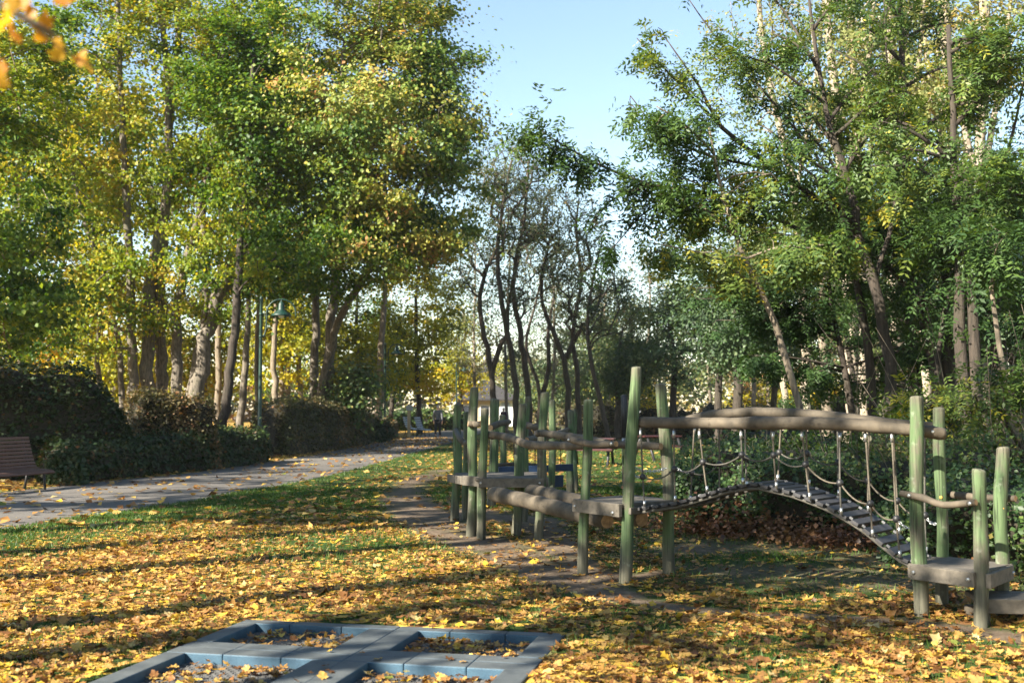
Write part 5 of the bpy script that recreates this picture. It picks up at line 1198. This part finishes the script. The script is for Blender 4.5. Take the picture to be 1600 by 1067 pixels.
for ci in (0, 1):
    for ri in (0, 1):
        u0, u1 = ci * HW, (ci + 1) * HW; d0, d1 = (0, .945) if ri == 0 else (.945, TDEP)
        bl_, br_ = ((.14, .19) if ci == 0 else (.17, .17)); bt, bb = ((.12, .17) if ri == 0 else (.175, .30))
        t = thing('sunken_trampoline', names[(ci, ri)], 'trampoline', tpt((u0 + u1) / 2, (d0 + d1) / 2, 0) * np.array((1, 1, 0)), 0, 'four trampolines set in one blue rubber rim')
        for (c0, c1, e0, e1) in ((u0, u0 + (u1 - u0) * .33, d0, d0 + bt), (u0 + (u1 - u0) * .33, u0 + (u1 - u0) * .66, d0, d0 + bt), (u0 + (u1 - u0) * .66, u1, d0, d0 + bt),
                                 (u0, u0 + (u1 - u0) * .33, d1 - bb, d1), (u0 + (u1 - u0) * .33, u0 + (u1 - u0) * .66, d1 - bb, d1), (u0 + (u1 - u0) * .66, u1, d1 - bb, d1),
                                 (u0, u0 + bl_, d0 + bt, d1 - bb), (u1 - br_, u1, d0 + bt, d1 - bb)): tile(t, c0, c1, e0, e1)
        mb = MB(); nu, nd = 26, int((d1 - d0 - bt - bb) / .034); w = (u1 - u0 - bl_ - br_)
        for i in range(nu):
            for j in range(nd):
                c = tpt(u0 + bl_ + w * (i + .5) / nu, d0 + bt + (d1 - d0 - bt - bb) * (j + .5) / nd, -.066 + (.004 if (i + j) % 2 else 0))
                mb.box(c, (w / nu - .006, .024, .018), 0, TRm)
        tag(mb.build('mat', M['mat_block'], t), kind='stuff')
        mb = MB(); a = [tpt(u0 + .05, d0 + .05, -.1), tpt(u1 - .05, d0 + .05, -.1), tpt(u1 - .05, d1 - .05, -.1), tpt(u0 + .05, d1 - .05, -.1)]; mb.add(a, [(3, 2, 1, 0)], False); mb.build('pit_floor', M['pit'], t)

# ------------------------------------------------------------------ lamp posts
def lamp(loc, label, rz=0, src=None):
    if src is not None:
        c = copy_tree(src); c.location = loc; c['label'] = label; c.rotation_euler = (0, 0, rz); return c
    t = thing('lamp_post', label, 'lamp', loc, rz, 'green lamp posts along the path')
    mb = MB(); mb.lathe([(.002, -.02), (.13, -.02), (.13, .03), (.095, .06), (.08, .12), (.078, .95), (.082, .98), (.082, 1.02), (.06, 1.06), (.056, 2.5), (.05, 4.92), (.055, 4.94), (.055, 5.0), (.02, 5.06), (.001, 5.09)], (0, 0, 0), 14); mb.build('pole', M['lampgreen'], t, (0, 0, 0))
    mb = MB(); arc = [(.05, 0, 3.75), (.14, 0, 3.95), (.17, 0, 4.25), (.175, 0, 4.55)] + [(.62 - .445 * math.cos(a), 0, 4.55 + .42 * math.sin(a)) for a in np.linspace(.25, math.pi - .02, 12)] + [(1.075, 0, 4.42)]
    mb.tube(smooth_line(arc, 40), .026, 8); mb.build('arm', M['lampgreen'], t, (0, 0, 0))
    for z in (3.8, 4.5): mb = MB(); mb.lathe([(.058, -.03), (.066, -.03), (.066, .03), (.058, .03)], (0, 0, z), 12); mb.tube([(.05, 0, z), (.16, 0, z)], .016, 6); mb.build('clamp', M['lampgreen'], t, (0, 0, 0))
    mb = MB(); mb.lathe([(.012, 4.97), (.03, 4.90), (.075, 4.86), (.10, 4.78), (.105, 4.66), (.12, 4.62), (.30, 4.50), (.325, 4.44), (.315, 4.435), (.11, 4.55), (.02, 4.57)], (.62, 0, 0), 20); mb.build('lamp_shade', M['lampgreen'], t, (0, 0, 0))
    mb = MB(); mb.lathe([(.002, 4.37), (.06, 4.385), (.10, 4.43), (.105, 4.5), (.08, 4.55)], (.62, 0, 0), 14); mb.build('glass_bowl', M['glass'], t, (0, 0, 0))
    return t
l1 = lamp((*P(405, 715, 35.4)[:2], 0), 'nearest green lamp post with curved arm, in front of the hedge', .12)
lamp((*P(601, 680, 60)[:2], 0), 'second green lamp post rising from the bush behind the benches', -.2, l1)
lamp((*P(713, 665, 86)[:2], 0), 'third and farthest green lamp post behind the walking man', -.2, l1)

# ------------------------------------------------------------------ benches
def bench(loc, rz, label, mat, L=1.9, s=1.0, group=None, n=15):
    """runs along local Y, faces local +X"""
    t = thing('park_bench', label, 'bench', loc, rz, group)
    prof = smooth_line([(-.10, 0, 1.0), (-.05, 0, .80), (.02, 0, .58), (.09, 0, .43), (.2, 0, .375), (.34, 0, .36), (.46, 0, .345), (.52, 0, .30)], 60) * s
    dl = np.concatenate([[0], np.cumsum(np.linalg.norm(np.diff(prof, axis=0), axis=1))]); 
    for i in range(n):
        sd = dl[-1] * (i + .5) / n; p = np.array([np.interp(sd, dl, prof[:, k]) for k in range(3)]); p2 = np.array([np.interp(sd + .02, dl, prof[:, k]) for k in range(3)]); d = p2 - p; d /= np.linalg.norm(d) + 1e-9
        mb = MB(); mb.box((0, 0, 0), (dl[-1] / n * .74, L, .03), .006); Rm = np.stack([d, np.array((0, 1., 0)), np.cross(d, (0, 1, 0))], 1); mb.v[0] = mb.v[0] @ Rm.T + p + np.array((0, L / 2, 0)); mb.build('slat', mat, t, (0, 0, 0))
    for y in (.18, L - .18):
        mb = MB(); q = prof[::4].copy(); q[:, 1] += y; q[:, 2] -= .035; mb.tube(q, .02, 6); mb.tube([(.40 * s, y, .33 * s), (.44 * s, y, -.03)], .025, 6); mb.tube([(.06 * s, y, .42 * s), (-.02, y, -.03)], .025, 6); mb.build('frame', M['iron'], t, (0, 0, 0))
    return t
pdir = math.atan2(-.25, .97)
e_ = P(50, 725, 21.9); ang = pdir
L_ = 1.9; bl = (e_[0] - (-math.sin(ang)) * L_, e_[1] - math.cos(ang) * L_, 0)
bench(bl, ang, 'brown slatted bench in deep shade at the left edge', M['benchbrown'], L_)
WB = 'pale benches beyond the second lamp'
e2 = P(650, 660, 63.0); bench((e2[0], e2[1], 0), -.12, 'pale bench seen from its end, nearest to the walking man', M['benchpale'], 1.6, 1.12, WB, 9)
e3 = P(632, 655, 66.5); bench((e3[0], e3[1], 0), -.12, 'pale bench half hidden by the clipped bush', M['benchpale'], 1.6, 1.12, WB, 9)
t = thing('waymark_post', 'sunlit cream post with grey hood beside the pale benches', 'post', (*P(639, 660, 64.5)[:2], 0))
mb = MB(); mb.box((0, 0, .72), (.17, .17, 1.5), .01); mb.build('pole', M['cream'], t, (0, 0, 0))
mb = MB(); mb.box((0.02, 0, 1.62), (.36, .26, .30), .04); mb.build('hood', M['door'], t, (0, 0, 0))

# ------------------------------------------------------------------ house at the end of the path
Yh = 104.0; hs = Yh / F
hx0, hx1 = (708 - 800) * hs, (806 - 800) * hs; ez = H + (640.5 - 623.5) * hs; D = 6.0
hb = thing('park_house', 'low pale house with grey hipped roof at the end of the path', 'house', ((hx0 + hx1) / 2, Yh + D / 2, 0))
mb = MB(); mb.box(((hx0 + hx1) / 2, Yh + D / 2, ez / 2 - .1), (hx1 - hx0 - .5, D - .5, ez + .2), .02); mb.build('wall', M['cream'], hb)
mb = MB(); w_ = (hx1 - hx0); mb.box((hx1 - 1.05, Yh + .22, ez / 2 - .05), (1.6, .1, ez - .1), .01); mb.build('white_wall_panel', M['white'], hb)
def hip(c, w, d, z0, h, name, parent, over=.4):
    x0, x1, y0, y1 = c[0] - w / 2 - over, c[0] + w / 2 + over, c[1] - d / 2 - over, c[1] + d / 2 + over; rl = max(0.3, (w - d) / 2)
    V = [(x0, y0, z0), (x1, y0, z0), (x1, y1, z0), (x0, y1, z0), (c[0] - rl, c[1], z0 + h), (c[0] + rl, c[1], z0 + h), (x0, y0, z0 - .14), (x1, y0, z0 - .14), (x1, y1, z0 - .14), (x0, y1, z0 - .14)]
    b = MB(); b.add(V, [(0, 1, 5, 4), (1, 2, 5), (2, 3, 4, 5), (3, 0, 4), (6, 7, 1, 0), (7, 8, 2, 1), (8, 9, 3, 2), (9, 6, 0, 3), (9, 8, 7, 6)], False); return b.build(name, M['roof'], parent)
hip(((hx0 + hx1) / 2, Yh + D / 2), w_, D, ez, 1.75, 'roof', hb)
dr = MB(); dr.box((hx1 - 1.75, Yh + .16, 1.02), (.35, .06, 2.05), .005); dr.build('door', M['iron'], hb)
dr = MB(); dr.box((hx1 - .95, Yh + .16, 1.2), (.75, .06, 2.0), .005); dr.build('door', M['door'], hb)
for x in (hx0 + 1.3, hx0 + 2.9):
    f_ = MB(); f_.box((x, Yh + .22, 1.45), (.9, .08, 1.0), .01); fo = f_.build('window', M['white'], hb)
    p_ = MB(); p_.box((x, Yh + .17, 1.45), (.76, .04, .86), 0); p_.build('pane', M['pane'], fo, hb.location)
h2 = thing('white_house', 'tall white house mostly hidden behind the dark crooked trunks', 'house', (*P(775, 660, 150)[:2], 0))
mb = MB(); q = P(770, 640, 150); mb.box((q[0], q[1] + 4, 2.9), (7.5, 7, 6.0), .02); mb.build('wall', M['white'], h2)
hip((q[0], q[1] + 4), 7.5, 7, 5.9, 2.8, 'roof', h2)
for x in (-2, 0, 2):
    f_ = MB(); f_.box((q[0] + x, q[1] + .47, 4.4), (.9, .06, 1.3), .01); f_.build('window', M['pane'], h2)

# ------------------------------------------------------------------ people
def skin_part(name, joints, edges, mat, parent, sub=2):
    """joints {name: (x,y,z,r)}; grows one continuous surface"""
    ks = list(joints); me = bpy.data.meshes.new(name + '_sk'); me.from_pydata([joints[k][:3] for k in ks], [(ks.index(a), ks.index(b_)) for a, b_ in edges], [])
    o = bpy.data.objects.new(name, me); COL.objects.link(o); m = o.modifiers.new('s', 'SKIN'); m.use_smooth_shade = True
    if not me.skin_vertices: raise RuntimeError('skin layer')
    for i, k in enumerate(ks): me.skin_vertices[0].data[i].radius = (joints[k][3], joints[k][4] if len(joints[k]) > 4 else joints[k][3])
    me.skin_vertices[0].data[0].use_root = True
    s = o.modifiers.new('d', 'SUBSURF'); s.levels = s.render_levels = sub
    dg = bpy.context.evaluated_depsgraph_get(); nm = bpy.data.meshes.new_from_object(o.evaluated_get(dg)); nm.name = name
    bpy.data.objects.remove(o); bpy.data.meshes.remove(me)
    return link(name, nm, mat, parent)
def person(loc, rz, h, label, top_mat, stride=.16, hair='hair', cap=False):
    """faces local +Y"""
    t = thing('person', label, 'person', loc, rz); s = h / 1.75
    J = {'pelvis': (0, 0, .95, .13, .10), 'waist': (0, 0, 1.10, .12, .09), 'chest': (0, .0, 1.30, .145, .10), 'neck0': (0, -.005, 1.45, .07, .065), 'neck': (0, .01, 1.52, .05, .05), 'head0': (0, .03, 1.60, .07, .085), 'head': (0, .03, 1.69, .07, .085), 'nose': (0, .118, 1.625, .012, .012),
         'earL': (.078, .02, 1.63, .012, .02), 'earR': (-.078, .02, 1.63, .012, .02)}
    E = [('pelvis', 'waist'), ('waist', 'chest'), ('chest', 'neck0'), ('neck0', 'neck'), ('neck', 'head0'), ('head0', 'head'), ('head0', 'nose'), ('head0', 'earL'), ('head0', 'earR')]
    for sg, n_ in ((1, 'L'), (-1, 'R')):
        st = stride * sg
        J.update({'hip' + n_: (.09 * sg, 0, .90, .09), 'knee' + n_: (.095 * sg, st * .7 + .03, .50, .06), 'ankle' + n_: (.095 * sg, st * 1.25 - .03, .10 + max(0, -st) * .35, .042), 'toe' + n_: (.11 * sg, st * 1.25 + .13, .045 + max(0, -st) * .1, .035),
                  'sh' + n_: (.18 * sg, 0, 1.40, .065), 'el' + n_: (.24 * sg, -st * .5 - .03, 1.13, .047), 'wr' + n_: (.245 * sg, -st * .9 + .05, .89, .03), 'palm' + n_: (.24 * sg, -st * .9 + .07, .82, .034, .02)})
        E += [('pelvis', 'hip' + n_), ('hip' + n_, 'knee' + n_), ('knee' + n_, 'ankle' + n_), ('ankle' + n_, 'toe' + n_), ('chest', 'sh' + n_), ('sh' + n_, 'el' + n_), ('el' + n_, 'wr' + n_), ('wr' + n_, 'palm' + n_)]
        px, py, pz = J['palm' + n_][:3]
        for fi, (dy, ln) in enumerate(((.028, .075), (.010, .085), (-.009, .08), (-.027, .062))):
            J['f%d%s' % (fi, n_)] = (px, py + dy, pz - .05, .0085); J['g%d%s' % (fi, n_)] = (px - .012 * sg, py + dy + .008, pz - .05 - ln * .7, .007); E += [('palm' + n_, 'f%d%s' % (fi, n_)), ('f%d%s' % (fi, n_), 'g%d%s' % (fi, n_))]
        J['t0' + n_] = (px - .01 * sg, py + .045, pz + .0, .010); J['t1' + n_] = (px - .02 * sg, py + .06, pz - .045, .008); E += [('palm' + n_, 't0' + n_), ('t0' + n_, 't1' + n_)]
    J = {k: tuple(c * s for c in v) for k, v in J.items()}
    skin_part('body', J, E, M['skin'], t, 1)
    def grown(keys, f, extra=0.0): return {k: J[k][:3] + tuple(r * f + extra for r in J[k][3:]) for k in keys}
    jk = ['waist', 'chest', 'neck0', 'shL', 'elL', 'wrL', 'shR', 'elR', 'wrR', 'pelvis']
    jj = grown(jk, 1.12, .012 * s); jj['hem'] = (0, 0, .84 * s, .165 * s, .125 * s)
    skin_part('jacket', jj, [('waist', 'chest'), ('chest', 'neck0'), ('chest', 'shL'), ('shL', 'elL'), ('elL', 'wrL'), ('chest', 'shR'), ('shR', 'elR'), ('elR', 'wrR'), ('waist', 'pelvis'), ('pelvis', 'hem')], top_mat, t)
    tk = grown(['pelvis', 'hipL', 'kneeL', 'ankleL', 'hipR', 'kneeR', 'ankleR'], 1.12, .014 * s)
    skin_part('trousers', tk, [('pelvis', 'hipL'), ('hipL', 'kneeL'), ('kneeL', 'ankleL'), ('pelvis', 'hipR'), ('hipR', 'kneeR'), ('kneeR', 'ankleR')], M['trouser'], t)
    for n_ in 'LR':
        a, b_ = J['ankle' + n_], J['toe' + n_]; heel = (a[0], a[1] - .05 * s, b_[2] + max(0, a[2] - .10 * s) * .6, .04 * s)
        skin_part('shoe', {'h': heel, 'm': ((a[0] + b_[0]) / 2, (a[1] + b_[1]) / 2, (heel[2] + b_[2]) / 2, .046 * s), 't': (*b_[:3], .04 * s)}, [('h', 'm'), ('m', 't')], M['shoe'], t, 1)
    hd = J['head']
    skin_part('hair', {'a': (0, -.02 * s, 1.585 * s, .06 * s, .05 * s), 'b': (0, .0, 1.67 * s, .082 * s, .085 * s), 'c': (0, .035 * s, 1.735 * s, .07 * s, .07 * s)}, [('a', 'b'), ('b', 'c')], M[hair], t, 1)
    return t
pm_ = G(684, 683.5)
person(pm_, -.05, 1.78, 'elderly man in grey jacket and dark trousers walking away on the path', M['jacket'])
pv = P(787, 660, 74); person((pv[0], pv[1], 0), 2.6, 1.66, 'white haired person in dark purple coat standing near the house', M['purple'], .04)

# ------------------------------------------------------------------ near branch with yellow leaves at the top left corner
host = [o for o in COL.objects if o.get('group') == SG and abs(o.location.x + 8.5) < .3][0]
tw = P(-120, -60, 1.9); br = MB()
br.tube(smooth_line([host.location + Vector((.1, .1, 4.4)), (-6.0, 1.4, 4.6), (-3.4, 1.7, 3.6), tuple(tw), tuple(P(20, 20, 2.05)), tuple(P(95, 75, 2.15)), tuple(P(150, 110, 2.2))], 40), np.interp(np.linspace(0, 1, 40), [0, .4, .6, 1], [.07, .012, .0035, .0015]), 7)
bro = br.build('branch', BK['maple'], host)
bro['label'] = 'low branch with yellow leaves hanging into the top left corner'
ym = leaf_mat('near_yellow_leaf', [(0.0, (0.40, 0.15, 0.02)), (1.0, (0.52, 0.33, 0.035))], .5)
rng = np.random.default_rng(5)
for q, (px, py, Y, sz) in enumerate(((8, 38, 1.75, .075), (22, 58, 1.8, .06), (98, 2, 1.9, .06), (45, 28, 2.0, .06), (70, 38, 2.05, .055), (55, 48, 2.1, .05), (95, 68, 2.15, .055), (92, 88, 2.2, .05), (126, 95, 2.2, .055), (142, 108, 2.25, .05), (120, 92, 2.2, .05), (0, 130, 1.9, .055), (4, 110, 1.9, .045), (35, 10, 2.0, .06), (65, 60, 2.1, .045), (20, 8, 1.85, .06))):
    V, T = SHAPES[q % len(SHAPES)]; me = np_mesh('leaf', V, T, np.full(len(T), rng.random())); me.materials.append(ym)
    o = bpy.data.objects.new('leaf', me); COL.objects.link(o); o.parent = bro
    Rm = rand_rot(1, .6, rng)[0] @ np.array(((1, 0, 0), (0, .5, -.85), (0, .85, .5)))
    o.matrix_local = Matrix.Translation(Vector(P(px, py, Y)) - host.location) @ Matrix(Rm.tolist()).to_4x4() @ Matrix.Scale(sz * 1.1, 4)

# ------------------------------------------------------------------ thin autumn haze
HAZE = 0.00022
hz = MB(); hz.box((0, 425, 14.5), (1220, 1170, 33), 0); hzm = bpy.data.materials.new('thin_haze'); hzm.use_nodes = True
hn = hzm.node_tree; hn.nodes.remove(hn.nodes['Principled BSDF']); pv_ = hn.nodes.new('ShaderNodeVolumePrincipled')
pv_.inputs['Color'].default_value = (.92, .95, 1, 1); pv_.inputs['Density'].default_value = HAZE; pv_.inputs['Anisotropy'].default_value = .2
hn.links.new(pv_.outputs[0], hn.nodes['Material Output'].inputs['Volume'])
tag(hz.build('haze', hzm, None, (0, 0, 0)), kind='stuff')
